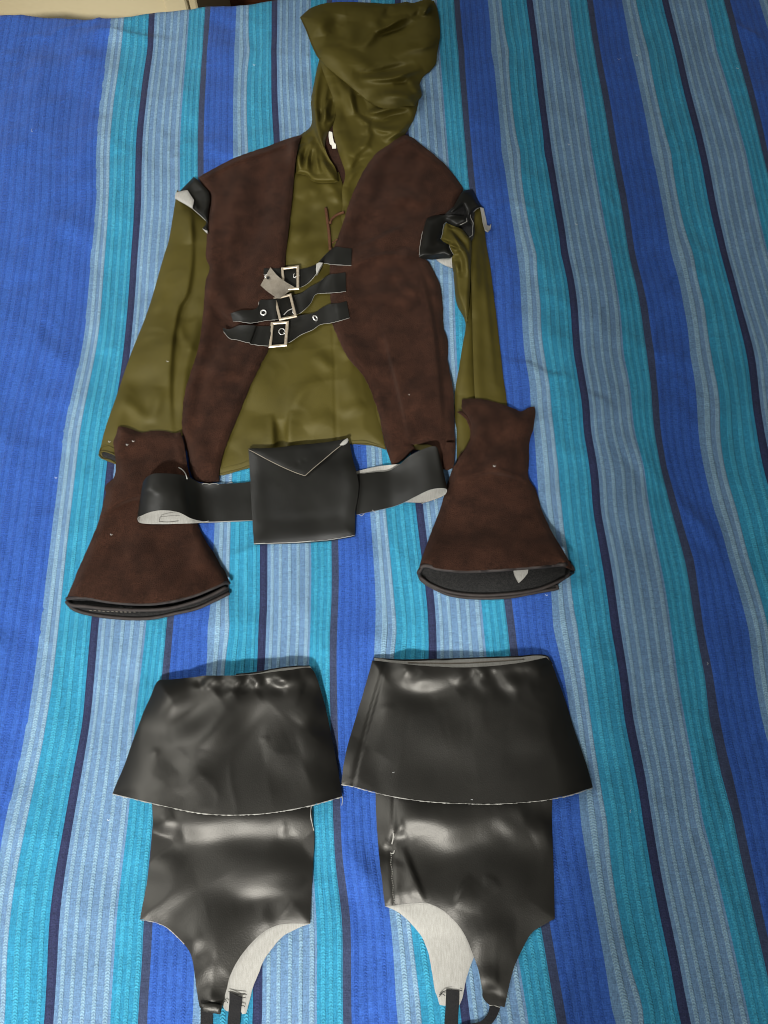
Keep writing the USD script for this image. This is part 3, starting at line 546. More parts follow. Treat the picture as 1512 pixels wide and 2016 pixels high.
panel('vest_front', tu, SUEDE, 'A', [('A', [(1000, 133), (1030, 142), (1062, 166), (1120, 212), (1180, 270), (1236, 346), (1215, 380), (1195, 440), (1140, 466), (1108, 495), (1095, 540), (1090, 585), (1084, 612), (1070, 628)]), ('C', [
    (648, 88), (720, 94), (750, 130), (790, 210), (812, 275), (822, 380), (826, 500), (850, 575), (852, 700), (868, 790), (882, 860), (888, 960), (894, 1188), (876, 1180), (884, 1330), (850, 1342), (812, 1336), (800, 1280), (780, 1215), (740, 1190), (660, 1186), (632, 1190), (664, 1226), (646, 1226), (610, 1260), (560, 1300), (518, 1312), (490, 1230), (462, 1120), (440, 1010), (400, 890), (362, 805), (318, 745), (262, 680), (212, 590), (170, 490), (150, 440)]),
    ('A', [(722, 880), (706, 780), (703, 700), (706, 640), (718, 585), (736, 540), (760, 470), (782, 400), (808, 335), (830, 290), (850, 255), (890, 205), (940, 170)])],
      loft=9, ew=14, e=1.2, res=4, t=1.4, noise=[(3.2, 0.09), (0.55, 0.018)], crk=(3.2, 0.06), sharp=60, jit=1.1, label='brown suede right vest front with a torn lower edge',
      folds=[('s', 'C', [(440, 470), (482, 590), (505, 690), (535, 800), (572, 960), (596, 1060), (624, 1230)], 7, 60), ('s', 'C', [(838, 1180), (822, 1000), (806, 790), (790, 640), (770, 480), (742, 340), (700, 190), (660, 110)], 6, 26), ('r', 'C', [(260, 180), (330, 90), (430, 60), (520, 80)], 5, 14), ('r', 'C', [(300, 330), (420, 300), (560, 330), (680, 360)], 4, 18),
             ('r', 'C', [(560, 220), (620, 270), (680, 290)], 5, 10), ('r', 'C', [(450, 190), (540, 180), (600, 230)], 4, 12), ('s', 'A', [(1030, 470), (960, 505), (880, 545), (800, 575)], 5, 34), ('s', 'A', [(1040, 620), (960, 600), (880, 610), (790, 650)], 5, 26), ('r', 'A', [(950, 390), (1020, 380), (1080, 420)], 6, 16), ('r', 'A', [(830, 440), (930, 420), (1010, 330)], 4, 22), ('r', 'A', [(1000, 580), (1010, 610), (1050, 620)], 7, 10),
             ('r', 'A', [(1000, 140), (1060, 172), (1130, 225), (1200, 290)], 5, 6), ('s', 'A', [(1170, 270), (1105, 220), (1020, 165)], 3, 10), ('r', 'C', [(330, 700), (420, 830), (520, 1000)], -4, 20), ('r', 'C', [(640, 800), (690, 900), (700, 1050)], 4, 20)])
panel('torn_strip', tu, SUEDE, 'C', [(842, 1180), (895, 1186), (893, 1230), (886, 1332), (850, 1345), (815, 1338), (822, 1290), (830, 1230)], res=3, e=0.4, jit=1.0, loft=2, ew=6)
# armhole bands of faux leather and their pale backing
panel('shoulder_band', tu, MATTELEATHER, 'L', [(772, 100), (700, 180), (570, 310), (440, 450), (330, 560), (420, 690), (560, 780), (740, 885), (900, 1040), (1065, 1185), (1092, 1240), (1060, 1300), (1000, 1370), (1108, 1500), (1118, 1300), (1120, 1000), (1165, 720), (1150, 500), (1080, 400), (950, 260), (850, 160)],
      loft=6, ew=10, res=2.2, sharp=40, jit=0.3, folds=[('r', 'L', [(1060, 700), (960, 640), (900, 450)], 3, 9), ('r', 'L', [(850, 850), (980, 860), (1060, 900)], -2, 7)], label='left armhole band of black faux leather')
panel('band_backing', tu, PALE, 'L', [(330, 490), (440, 462), (560, 438), (622, 434), (700, 560), (782, 680), (760, 790), (738, 882), (560, 770), (420, 690), (305, 625), (315, 560)], res=2, e=1.5, loft=2, ew=6, sharp=38, jit=0.15, t=0.6, label='pale underside of the left band turned up')
panel('band_backing', tu, PALE, 'L', [(985, 1378), (1050, 1418), (1112, 1440), (1110, 1505), (1050, 1450)], res=2, e=0.8, t=0.5, jit=0)
put('frayed_edge', tube(lay('L', [(738, 884), (850, 985), (940, 1060), (1066, 1184)], 0.4), 0.55, 6), PALE, tu)
# right side
panel('armhole', tu, KNIT, 'M', [(560, 560), (640, 480), (860, 310), (1000, 450), (1010, 650), (1010, 860), (960, 960), (840, 900), (720, 760), (700, 640)], res=3, e=0.3, keep=True, label='dark inside of the right armhole')
panel('band_backing', tu, PALE, 'M', [(415, 1178), (560, 1165), (690, 1180), (700, 1345), (620, 1320), (540, 1282), (470, 1235)], res=2.4, e=0.5, loft=2, ew=6, sharp=40, jit=0.2, t=0.6)
panel('shoulder_band', tu, MATTELEATHER, 'M', [(800, 250), (850, 190), (920, 178), (985, 168), (1030, 260), (1075, 350), (1130, 440), (1060, 455), (1000, 505), (950, 550), (965, 610), (990, 655), (985, 700), (930, 640), (890, 480), (850, 400), (740, 480), (650, 520), (730, 380)],
      loft=6, ew=8, res=2, sharp=40, jit=0.3, label='right armhole band, upper part of black faux leather')
panel('shoulder_band', tu, MATTELEATHER, 'M', [(300, 610), (350, 582), (440, 560), (640, 550), (780, 565), (890, 582), (902, 650), (830, 685), (738, 722), (660, 700), (600, 655), (562, 690), (548, 760), (538, 830), (512, 912), (548, 945), (630, 975), (650, 1050), (700, 1140), (652, 1180), (540, 1196), (380, 1204), (270, 1192), (190, 1172), (200, 1060), (235, 900), (262, 740)],
      loft=8, ew=12, e=2, res=2.4, sharp=40, jit=0.3, label='right armhole band, lower part of glossy black faux leather',
      folds=[('r', 'M', [(240, 1080), (320, 1130), (400, 1140), (520, 1100), (640, 1040)], 5, 8), ('r', 'M', [(260, 1170), (400, 1180), (640, 1150)], -4, 6), ('r', 'M', [(420, 700), (400, 900), (380, 1040)], 2.5, 12)])
panel('band_backing', tu, PALE, 'M', [(1100, 436), (1150, 452), (1168, 540), (1190, 630), (1202, 705), (1240, 714), (1262, 685), (1256, 750), (1215, 800), (1172, 775), (1140, 660), (1120, 540)], res=1.8, e=2.0, t=0.6, sharp=40, jit=0.15, label='pale curled tip of the right band')
fr = [[(1000, 510), (1050, 462), (1100, 442), (1150, 452), (1170, 560), (1198, 700)], [(950, 552), (968, 620), (992, 658), (990, 740), (990, 850)], [(740, 722), (830, 688), (902, 650), (900, 600)], [(512, 912), (538, 825), (560, 690), (600, 658), (660, 700), (740, 722)], [(632, 975), (652, 1050), (700, 1140)], [(420, 1180), (470, 1238), (545, 1285), (690, 1340)], [(990, 850), (935, 885)], [(240, 800), (205, 1000), (190, 1150)]]
for k_, f_ in enumerate(fr): put('frayed_edge', tube(lay('M', f_, 0.6, sharp=40), 0.30 + 0.1 * (k_ % 3), 6), PALE, tu)
# upper end of the right sleeve pulled through the torn band
panel('sleeve_top', tu, OLIVE, 'M', [(590, 668), (640, 690), (740, 730), (830, 770), (900, 850), (960, 930), (970, 1100), (960, 1300), (955, 1480), (938, 1800), (918, 2050), (897, 2190), (858, 2060), (800, 1880), (745, 1700), (720, 1490), (690, 1330), (680, 1190), (705, 1140), (655, 1040), (632, 970), (560, 940), (520, 905), (545, 820), (565, 720)],
      loft=8, ew=7, res=2.2, noise=(0.8, 0.04), sharp=42, drape=4, folds=[('s', 'M', [(945, 1480), (930, 1200), (850, 1000), (720, 850), (610, 690)], 7, 12), ('r', 'M', [(690, 820), (770, 1000), (850, 1200), (860, 1400)], 6, 6), ('r', 'M', [(640, 990), (720, 1030), (780, 1050)], -6, 4), ('r', 'M', [(700, 1200), (760, 1150), (790, 1080)], -4, 5), ('r', 'M', [(800, 1080), (830, 1250), (820, 1480)], -5, 5), ('r', 'M', [(730, 1240), (750, 1400)], 4, 6)])
# lace
put('lace', tube(lay('P', [(641.7, 410), (643.8, 426), (646.7, 447.6), (648.6, 466.7), (649.5, 480), (650.2, 492)], 2.5), 3.0, 10), CORD, tu)
put('lace', tube(lay('N', [(492, 1756), (455, 1766), (415, 1790), (385, 1822), (378, 1850)], 3), 2.4, 10), CORD, tu)
put('lace_end', tube(lay('N', [(440, 1975), (415, 1995), (395, 2010)], 2), 1.2, 8), CORD, tu)
# straps and buckles
def buckle(par, c, outer, bar, h0, h1, prong, lab):
    o = cr(c, outer); cen = o.mean(0); zt = []
    f = maximum_filter(HM, 7)
    w0 = ground(o, 0.0); zz = np.median(hm_at(gaussian_filter(HM, 1), w0)) + np.zeros(4)
    hs = np.array([h0, h0, h1, h1]) * 1e-3 + zz.max()
    w0 = np.c_[ground(o, hs), hs]; ctr = w0.mean(0)
    rings = []
    for fr_, up in ((0, 0), (0, 1.3), (0.22, 2.1), (0.78, 2.1), (1, 1.3), (1, 0)):
        dirs = np.zeros((4, 3))
        for i in range(4):
            a = w0[(i - 1) % 4] - w0[i]; b = w0[(i + 1) % 4] - w0[i]
            a /= np.linalg.norm(a); b /= np.linalg.norm(b); dirs[i] = (a + b)
        rings.append(w0 + dirs * bar * 1e-3 * fr_ + [0, 0, up * 1e-3])
    Vb = np.vstack(rings); Fq = []
    for r_ in range(6):
        r2 = (r_ + 1) % 6
        for i in range(4):
            j = (i + 1) % 4; Fq += [(r_*4+i, r_*4+j, r2*4+j), (r_*4+i, r2*4+j, r2*4+i)]
    Vb[:, 2] += ZB
    tm = trimesh.Trimesh(Vb, np.array(Fq), process=False); tm.fix_normals()
    bk = put('buckle', (np.array(tm.vertices), np.array(tm.faces)), METAL, par, False, lab)
    put('prong', join([tube(lay(c, p_, hh_), 0.8, 8) for p_, hh_ in prong]), STEEL, bk.GetPrim())
def eyelet(par, c, at, rad, tilt=(0, 0), h=1.2):
    w = ground(cr(c, [at]), 0.0)[0]; f = maximum_filter(HM, 3); z = hm_at(f, w[None])[0]
    w = ground(cr(c, [at]), z)[0]
    t = trimesh.creation.torus(rad * 1e-3, rad * 0.30e-3, 28, 10)
    t.apply_transform(trimesh.transformations.euler_matrix(tilt[0], tilt[1], 0)); t.apply_translation([*w, ZB + z + h * 1e-3])
    put('eyelet', (np.array(t.vertices), np.array(t.faces)), STEEL, par)
KK = dict(across=12, step=0.003, thick=1.2, edge=PALE)
# top strap
s1 = strip('strap', tu, MATTELEATHER, PALE, 'K', [((1372, 148), (1368, 312), 1.5), ((1290, 140), (1280, 308), 2), ((1212, 132), (1190, 304), 3), ((1130, 190), (1105, 292), (9, 6)), ((1062, 260), (1062, 290), (11, 13)), ((1030, 296), (1032, 372), (5, 12)), ((990, 318), (985, 440), (4, 8)), ((930, 340), (930, 495), 5), ((862, 352), (862, 532), 5), ((790, 345), (800, 545), 5), ((700, 345), (710, 540), 3), ((600, 345), (600, 480), 2), ((500, 345), (500, 400), 2)], label='uppermost strap, twisted, with its pale back showing', **KK)
panel('strap_fold', tu, PALE, 'K', [(1022, 300), (1050, 286), (1085, 290), (1060, 335), (1040, 375), (1025, 402), (1018, 360)], res=1.5, e=4, t=0.6, jit=0, keep=False)
# middle strap
strip('strap', tu, MATTELEATHER, PALE, 'K', [((1312, 384), (1316, 570), 1.5), ((1240, 395), (1190, 584), 2), ((1140, 412), (1060, 590), 5), ((1050, 480), (1005, 610), (10, 6)), ((960, 528), (965, 690), (10, 4)), ((870, 590), (900, 755), 7), ((800, 610), (840, 795), 5), ((720, 625), (760, 800), 4), ((640, 640), (660, 840), 3), ((560, 655), (600, 856), 2)], label='middle strap', **KK)
strip('strap', tu, MATTELEATHER, PALE, 'K', [((620, 655), (620, 852), 2.5), ((530, 656), (530, 858), 2.5), ((462, 660), (470, 868), 3.5), ((455, 700), (420, 878), 4.5), ((410, 750), (360, 884), 5.5), ((270, 762), (270, 872), 6.5), ((170, 792), (195, 866), 5)], label='torn left end of the middle strap', **KK)
# lowest strap
strip('strap', tu, MATTELEATHER, PALE, 'K', [((1322, 668), (1352, 832), 1.5), ((1240, 690), (1240, 865), 2), ((1150, 700), (1150, 886), 3), ((1070, 740), (1060, 900), 6), ((1000, 786), (985, 950), 7), ((860, 812), (870, 1000), 6), ((760, 850), (760, 1072), 5), ((700, 880), (700, 1090), 4), ((620, 880), (600, 1100), 3), ((560, 900), (540, 1112), 2)], label='lowest strap', **KK)
strip('strap', tu, MATTELEATHER, PALE, 'K', [((590, 918), (560, 1115), 2), ((500, 918), (460, 1105), 2.5), ((436, 918), (370, 1092), 3), ((424, 916), (365, 1082), 8), ((400, 910), (335, 1078), 9), ((250, 912), (240, 1052), 7), ((160, 948), (160, 1036), 6), ((92, 934), (100, 968), 7)], label='ragged left end of the lowest strap', **KK)
buckle(tu, 'K', [(672, 342), (852, 318), (852, 558), (690, 566)], 4.6, 5.0, 4.0, [([(858, 416), (835, 424), (810, 428)], 3.0), ([(815, 440), (795, 430), (796, 405), (806, 398)], 2.0)], 'top buckle, partly under the turned strap end')
buckle(tu, 'K', [(598, 640), (774, 596), (832, 830), (654, 866)], 4.6, 4.0, 5.0, [([(795, 745), (788, 780), (800, 800)], 2.5), ([(700, 806), (740, 765), (790, 742)], 2)], 'middle buckle, tilted')
buckle(tu, 'K', [(572, 882), (752, 870), (730, 1120), (550, 1136)], 5.0, 4.0, 4.5, [([(722, 958), (700, 985), (715, 1000)], 3.5), (list(zip(680 + 30 * np.cos(np.linspace(0.4, 6.0, 14)), 972 + 30 * np.sin(np.linspace(0.4, 6.0, 14)))), 3.0)], 'lowest buckle')
strip('strap_tail', tu, GREYBACK, None, 'K', [((566, 334), (468, 512), (4, 6)), ((600, 375), (520, 560), 9), ((640, 420), (585, 606), 12), ((720, 480), (655, 642), 12), ((780, 515), (700, 612), 9), ((826, 545), (760, 566), (7, 6))], label='grey back of the turned over end of the uppermost strap', sharp=120, **{**KK, 'step': 0.002, 'edge': None})
eyelet(tu, 'K', (541, 437), 4.3, (0.25, 0.2), 2.2); panel('eyelet_hole', tu, KNIT, 'K', [(528, 428), (541, 422), (554, 430), (556, 444), (541, 452), (528, 446)], res=1, t=0.4, e=0.2, jit=0, lift=0.5, keep=False); eyelet(tu, 'K', (497, 787), 4.6, (0.1, 0), 1.0); eyelet(tu, 'K', (1012, 842), 4.6, (0, 0.75), 1.2); eyelet(tu, 'K', (1020, 552), 4.2, (0.2, 1.25), 1.0)

# ------------------------------------------------------------------ the two wrist covers (gauntlet cuffs)
gl = thing('gauntlet_cuff', 'brown suede gauntlet cuff half under the rolled end of the black belt', 'gauntlet cuff')
panel('back_panel', gl, KNIT, 'D', [(100, 1086), (92, 1105), (140, 1150), (250, 1182), (450, 1204), (600, 1202), (750, 1172), (880, 1140), (980, 1092), (1062, 1054), (1050, 980), (900, 900), (600, 860), (300, 900)], res=4, e=0.5, loft=2, ew=8)
panel('suede_front', gl, SUEDE, 'D', [(402, 60), (440, 62), (480, 76), (540, 96), (600, 86), (640, 84), (680, 88), (730, 100), (772, 92), (790, 150), (802, 220), (815, 300), (835, 400), (850, 520), (875, 640), (920, 735), (970, 810), (1010, 880), (1046, 940), (1062, 985), (1040, 984), (970, 1014), (850, 1062), (700, 1097), (550, 1112), (350, 1100), (200, 1076), (94, 1080), (125, 1010), (172, 890), (240, 735), (292, 600), (316, 500), (328, 450), (318, 430), (336, 398), (376, 360), (388, 280), (378, 200), (372, 150), (384, 120)],
      loft=10, ew=14, e=1.2, t=1.6, res=4, sheet=True, opened=[('D', [(100, 1080), (350, 1100), (550, 1112), (850, 1062), (1055, 985)])], sharp=55, jit=1.0, noise=[(2.0, 0.07), (0.55, 0.018)], crk=(2.5, 0.06), label='flared front, plain brown suede',
      folds=[('r', 'D', [(94, 1080), (350, 1100), (550, 1112), (850, 1062), (1062, 985)], 13, 55), ('s', 'D', [(280, 612), (370, 550), (450, 505), (560, 485), (700, 540)], 9, 40), ('r', 'D', [(640, 640), (560, 740), (430, 800)], 4, 22), ('r', 'D', [(850, 760), (900, 820), (960, 880)], 4, 18), ('g', 'D', [(735, 100), (775, 180), (795, 250)], 1.2, 2.0), ('r', 'D', [(480, 250), (470, 380), (440, 480)], 4, 26), ('r', 'D', [(350, 900), (600, 900), (800, 930)], 4, 35)])
put('binding', tube(lay('D', [(96, 1084), (200, 1080), (350, 1104), (550, 1118), (700, 1104), (850, 1068), (970, 1020), (1042, 990), (1062, 992)], [0, 0, 0, 0, 0, 0, 0, 0, 0]), 2.6, 10), BINDING, gl)
put('binding', tube(lay('D', [(94, 1100), (118, 1122), (200, 1130), (350, 1146), (550, 1152), (700, 1142), (850, 1104), (960, 1060), (1040, 1018)], [2, 4, 6, 6, 7, 6, 6, 5, 3]), 3.0, 10), BINDING, gl)
put('binding', tube(lay('D', [(94, 1104), (140, 1148), (250, 1180), (450, 1202), (600, 1200), (750, 1170), (870, 1142), (980, 1092), (1062, 1052)], 1.0), 2.8, 10), BINDING, gl)
put('loose_stitches', join([tube(lay('D', [(230 + k_ * 26, 1153 + 10 * math.sin(k_ * 0.19) - (0 if k_ < 14 else (k_ - 14) * 4.2)), (244 + k_ * 26, 1154 + 10 * math.sin(k_ * 0.19) - (0 if k_ < 14 else (k_ - 14) * 4.2))], 6), 0.5, 5) for k_ in range(26)]), GREYBACK, gl)

gr = thing('gauntlet_cuff', 'brown suede gauntlet cuff lying open with its black lining and a pale tag showing', 'gauntlet cuff')
panel('back_panel', gr, KNIT, 'F', [(170, 1385), (162, 1402), (185, 1440), (260, 1492), (400, 1552), (600, 1577), (850, 1567), (1050, 1532), (1202, 1507), (1196, 1480), (1318, 1396), (1300, 1300), (1000, 1240), (700, 1230), (350, 1250)], res=4, e=0.5, loft=2, ew=8)
panel('inner_tag', gr, PALE, 'F', [(870, 1350), (985, 1345), (980, 1392), (950, 1430), (914, 1462), (895, 1430), (880, 1398)], res=2, e=3.5, t=0.5, jit=0, keep=False, sharp=30)
panel('turned_edge', gr, SUEDE, 'F', [(455, 190), (490, 215), (530, 262), (552, 330), (545, 420), (510, 470), (468, 520), (462, 560), (520, 560), (600, 480), (620, 350), (570, 240), (500, 180)], res=2.5, e=1.0, loft=3, ew=5, jit=0.9)
panel('suede_front', gr, SUEDE, 'F', [(490, 102), (560, 93), (610, 95), (700, 110), (760, 128), (820, 146), (880, 168), (935, 188), (985, 158), (1030, 153), (1036, 200), (1028, 260), (1020, 325), (1000, 380), (990, 430), (988, 560), (985, 680), (1035, 765), (1060, 840), (1085, 925), (1150, 1070), (1230, 1205), (1300, 1325), (1318, 1372), (1200, 1326), (1100, 1336), (900, 1352), (700, 1366), (500, 1372), (320, 1357), (200, 1332), (165, 1378), (182, 1310), (205, 1240), (272, 1060), (332, 900), (372, 760), (410, 640), (462, 545), (505, 480), (550, 395), (562, 300), (535, 225), (488, 165)],
      loft=10, ew=14, e=1.2, t=1.6, res=4, sheet=True, opened=[('F', [(170, 1372), (320, 1357), (500, 1372), (900, 1352), (1315, 1370)])], sharp=55, jit=1.0, noise=[(2.2, 0.07), (0.55, 0.018)], crk=(2.0, 0.06), label='flared front, plain brown suede',
      folds=[('r_', 'F', [(260, 1345), (500, 1372), (900, 1352), (1220, 1330)], 20, 60), ('s', 'F', [(420, 720), (560, 680), (720, 650), (880, 680), (1010, 740)], 8, 50), ('r', 'F', [(860, 330), (700, 470), (580, 580), (480, 680)], -7, 18), ('r', 'F', [(600, 240), (700, 300), (800, 290)], 4, 22), ('r', 'F', [(640, 560), (760, 540), (900, 560)], 6, 22), ('s', 'F', [(980, 690), (880, 650), (800, 625), (735, 600)], 3, 20), ('r', 'F', [(930, 190), (880, 260), (800, 350)], 4, 14)])
put('binding', tube(lay('F', [(168, 1385), (205, 1338), (320, 1360), (500, 1377), (700, 1371), (900, 1357), (1100, 1341), (1200, 1331), (1300, 1336), (1318, 1378)], [-2, 0, 0, 0, 0, 0, 0, 0, 0, -2], sharp=70), 3.2, 10), BINDING, gr)
put('binding', tube(lay('F', [(164, 1390), (185, 1425), (260, 1480), (400, 1532), (600, 1556), (850, 1546), (1050, 1515), (1150, 1480), (1250, 1430), (1318, 1385)], 2.0), 2.6, 10), BINDING, gr)
put('binding', tube(lay('F', [(168, 1402), (190, 1445), (262, 1494), (400, 1554), (600, 1578), (850, 1569), (1050, 1534), (1202, 1508), (1194, 1482)], 0.8, sharp=60), 2.6, 10), BINDING, gr)

# ------------------------------------------------------------------ the belt with its pouch
be = thing('belt', 'wide black faux leather belt with curled ends and an envelope flap pouch', 'belt')
strip('belt_strap', be, MATTELEATHER, PALE, 'D', [((1215, 386), (1215, 617), 4.5), ((1050, 400), (1050, 621), 5), ((900, 398), (925, 624), 7), ((822, 360), (842, 607), 17), ((760, 345), (760, 569), 28), ((665, 338), (662, 557), 33), ((602, 343), (590, 568), 29), ((564, 368), (540, 588), 21), ((546, 400), (514, 603), 12), ((556, 418), (530, 634), 3), ((640, 420), (640, 642), 1.2), ((850, 420), (850, 637), 1), ((1215, 392), (1215, 621), 0.8)],
      thick=1.6, across=22, label='left half of the belt, its end rolled under', bow=0.5, keep=True)
strip('belt_strap', be, MATTELEATHER, PALE, 'E', [((780, 346), (790, 584), 4.5), ((900, 331), (900, 561), 6), ((980, 324), (992, 540), 9), ((1042, 290), (1062, 516), 18), ((1112, 232), (1145, 474), 30), ((1200, 190), (1226, 436), 37), ((1262, 178), (1292, 424), 32), ((1284, 215), (1326, 429), 22), ((1292, 250), (1334, 444), 13), ((1280, 270), (1316, 470), 5), ((1245, 280), (1250, 498), 2), ((1185, 280), (1190, 514), 1), ((1110, 278), (1100, 512), 1), ((1030, 284), (1030, 514), 1), ((900, 304), (900, 540), 1), ((780, 332), (790, 570), 0.8)],
      thick=1.6, across=22, label='right half of the belt, its end rolled under', bow=0.5, keep=True)
put('sewn_outline', join([tube(lay('D', [(768, 590), (700, 592), (650, 598), (644, 626), (700, 628), (760, 622)], 0.6, sharp=40), 0.3, 5)]), BINDING, be)
put('loose_thread', tube(lay('D', [(762, 304), (785, 318), (803, 342), (812, 372)], [3, 9, 9, 4]), 0.9, 6), PALE, be)
for f_ in ([(1260, 486), (1254, 504)], [(1195, 512), (1180, 520)], [(805, 582), (822, 592), (838, 578)], [(885, 556), (905, 572)]): put('frayed_edge', tube(lay('E', f_, 0.6), 0.5, 5), PALE, be)
for f_ in ([(900, 402), (922, 398), (945, 403), (970, 398), (1000, 404)], [(1050, 400), (1078, 390), (1082, 396)], [(900, 628), (940, 622)]): put('frayed_edge', tube(lay('D', f_, 0.5), 0.5, 5), PALE, be)
pc = panel('pouch', be, MATTELEATHER, 'E', [(148, 190), (300, 186), (420, 172), (600, 154), (742, 130), (752, 165), (772, 260), (792, 332), (804, 400), (803, 445), (796, 500), (785, 560), (781, 706), (700, 722), (600, 736), (430, 748), (300, 752), (180, 756), (174, 650), (166, 520), (158, 350)],
      loft=4, ew=20, e=5.5, res=3.5, noise=(1.5, 0.09), crk=(0.8, 0.06), sharp=35, jit=0.2, drape=10, label='square pouch with a pointed flap', folds=[('r', 'E', [(180, 600), (400, 620), (780, 580)], -1.2, 10)])
panel('flap', be, MATTELEATHER, 'E', [(150, 192), (300, 188), (420, 174), (600, 156), (740, 133), (705, 168), (600, 252), (485, 350), (350, 298), (250, 248)], e=2.2, loft=1.2, ew=8, res=3.5, drape=3, sharp=30, jit=0.1, t=1.2, noise=(0.8, 0.08), folds=[('r', 'E', [(428, 262), (440, 270), (444, 292)], -0.9, 2.5), ('r', 'E', [(465, 260), (480, 258), (478, 278)], -0.7, 2.5)])
put('flap_edge', join([tube(lay('E', [(152, 198), (180, 212), (250, 250), (350, 300), (430, 334), (485, 353)], -0.2), 0.65, 6), tube(lay('E', [(485, 353), (540, 304), (600, 254), (660, 203), (705, 168)], -0.2), 0.65, 6)]), GREYBACK, be)
panel('flap_corner', be, PALE, 'E', [(692, 168), (712, 145), (738, 128), (744, 140), (736, 155), (715, 168)], res=1.6, e=1.5, loft=1.2, ew=3, t=0.6, jit=0.1, keep=False)
put('pouch_hem', join([tube(lay('E', [(182, 757), (300, 753), (430, 749), (520, 742)], 0.0), 0.8, 6), tube(lay('E', [(520, 742), (600, 737), (700, 723), (782, 707)], 0.0), 0.5, 6)]), PALE, be)

# ------------------------------------------------------------------ the two boot covers
def hem(par, c, pts, r, h=-0.6, name='frayed_hem', m_=None, n_=0):
    l = lay(c, pts, h, step=0.0016)
    rr = r * (0.2 + 1.3 * meshkit.noise(np.c_[l[:, :2] * 420, np.zeros(len(l))], 4) ** 1.5) * (0.65 + 0.6 * meshkit.noise(np.c_[l[:, :2] * 40, np.zeros(len(l))], 7))
    put(name, tube(l, rr, 6), m_ or PALE, par)
bl_ = thing('boot_cover', 'black faux leather boot cover with crumpled top edge, nearer the left side', 'boot cover')
panel('foot_lining', bl_, PALE, 'I', [(1140, 860), (1260, 850), (1345, 890), (1290, 905), (1235, 932), (1160, 972), (1090, 1050), (1030, 1132), (990, 1230), (950, 1335), (928, 1425), (908, 1498), (885, 1502), (868, 1480), (790, 1482), (760, 1462), (748, 1400), (740, 1300), (800, 1100), (950, 950)], res=3, e=0.5, loft=1.0, ew=6, sharp=55, jit=0.5, label='pale lining of the foot flap')
strip('elastic', bl_, ELASTIC, None, 'I', [((796, 1352), (882, 1384), 1.5), ((795, 1420), (878, 1430), 1.5), ((788, 1500), (870, 1500), 1.5), ((782, 1567), (866, 1570), 1.5), ((770, 1690), (850, 1700), 1.5), ((720, 1780), (760, 1840), 1.8), ((640, 1790), (600, 1850), 1.8), ((604, 1700), (520, 1700), 1.5), ((600, 1560), (682, 1562), 1.0)][:4] + [((776, 1680), (862, 1690), 1.5)], thick=1.4, across=8, step=0.004)
strip('elastic', bl_, ELASTIC, None, 'I', [((600, 1455), (678, 1458), 0.8), ((600, 1520), (680, 1522), 0.8), ((600, 1580), (682, 1582), 0.8), ((602, 1690), (684, 1695), 0.8)], thick=1.4, across=8, step=0.004)
put('stitching', join([tube(lay('I', f_, 1.8), 0.45, 5) for f_ in ([(790, 1345), (830, 1362), (905, 1360)], [(800, 1352), (880, 1392), (908, 1384)], [(755, 1420), (775, 1408), (785, 1425)], [(872, 1442), (895, 1444), (900, 1452)])]), KNIT, bl_)
panel('leg_panel', bl_, LEATHER, 'I', [(330, -420), (275, -60), (272, 90), (278, 180), (272, 300), (262, 420), (252, 520), (232, 640), (212, 740), (190, 860), (220, 862), (260, 868), (310, 882), (372, 912), (440, 972), (500, 1040), (535, 1100), (556, 1200), (572, 1320), (592, 1440), (612, 1482), (670, 1490), (735, 1502), (752, 1420), (772, 1340), (798, 1245), (850, 1140), (950, 1012), (1050, 930), (1130, 896), (1200, 888), (1342, 888), (1345, 800), (1352, 640), (1362, 480), (1370, 300), (1360, 200), (1352, 80), (1345, -60), (1200, -430)],
      loft=6, ew=45, e=1.0, res=3.4, sharp=50, jit=0.3, noise=[(1.1, 0.12)], crk=(0.9, 0.05), drape=10, label='glossy lower leg panel narrowing to the foot',
      folds=[('t', 'I', [(-300, 255), (420, 275), (620, 285), (820, 250), (1080, 255), (1900, 250)], 6.5, 27), ('t', 'I', [(262, 240), (350, 260), (450, 215)], 3.9, 19), ('t', 'I', [(1950, 420), (1000, 390), (760, 350), (480, 400), (-300, 420)], 1.9, 45), ('t', 'I', [(1130, 250), (1160, 275), (1200, 225)], 1.4, 12),
             ('t', 'I', [(330, 900), (430, 770), (600, 680)], 2.3, 24), ('t', 'I', [(640, 640), (720, 800), (860, 960)], -2.3, 35), ('t', 'I', [(470, 1030), (550, 1070), (640, 1010)], 2.2, 16), ('t', 'I', [(560, 1270), (650, 1240), (720, 1160)], 2.0, 16), ('r', 'I', [(600, 1415), (660, 1405), (750, 1425)], 3, 8), ('t', 'I', [(800, 720), (1000, 640), (1340, 530)], 1.9, 22),
             ('t', 'I', [(820, 700), (1100, 690), (1345, 700)], 1.2, 12), ('s', 'I', [(1120, 890), (1200, 780), (1330, 590)], 1.6, 16), ('t', 'I', [(1020, 790), (1070, 840), (1110, 900)], -1.4, 12), ('t', 'I', [(250, 470), (330, 560), (420, 620)], 2.3, 22), ('t', 'I', [(690, 940), (840, 900), (980, 850)], 1.5, 27)])
panel('toe_seam', bl_, LEATHER, 'I', [(590, 1438), (640, 1425), (745, 1440), (735, 1502), (612, 1484)], res=2.2, e=0.8, loft=1.5, ew=3, jit=0.5)
hem(bl_, 'I', [(195, 864), (222, 866), (262, 872), (312, 886), (375, 916), (442, 976), (490, 1025)], 0.6)
hem(bl_, 'I', [(1352, 80), (1345, 150), (1358, 220), (1368, 260)], 0.8)
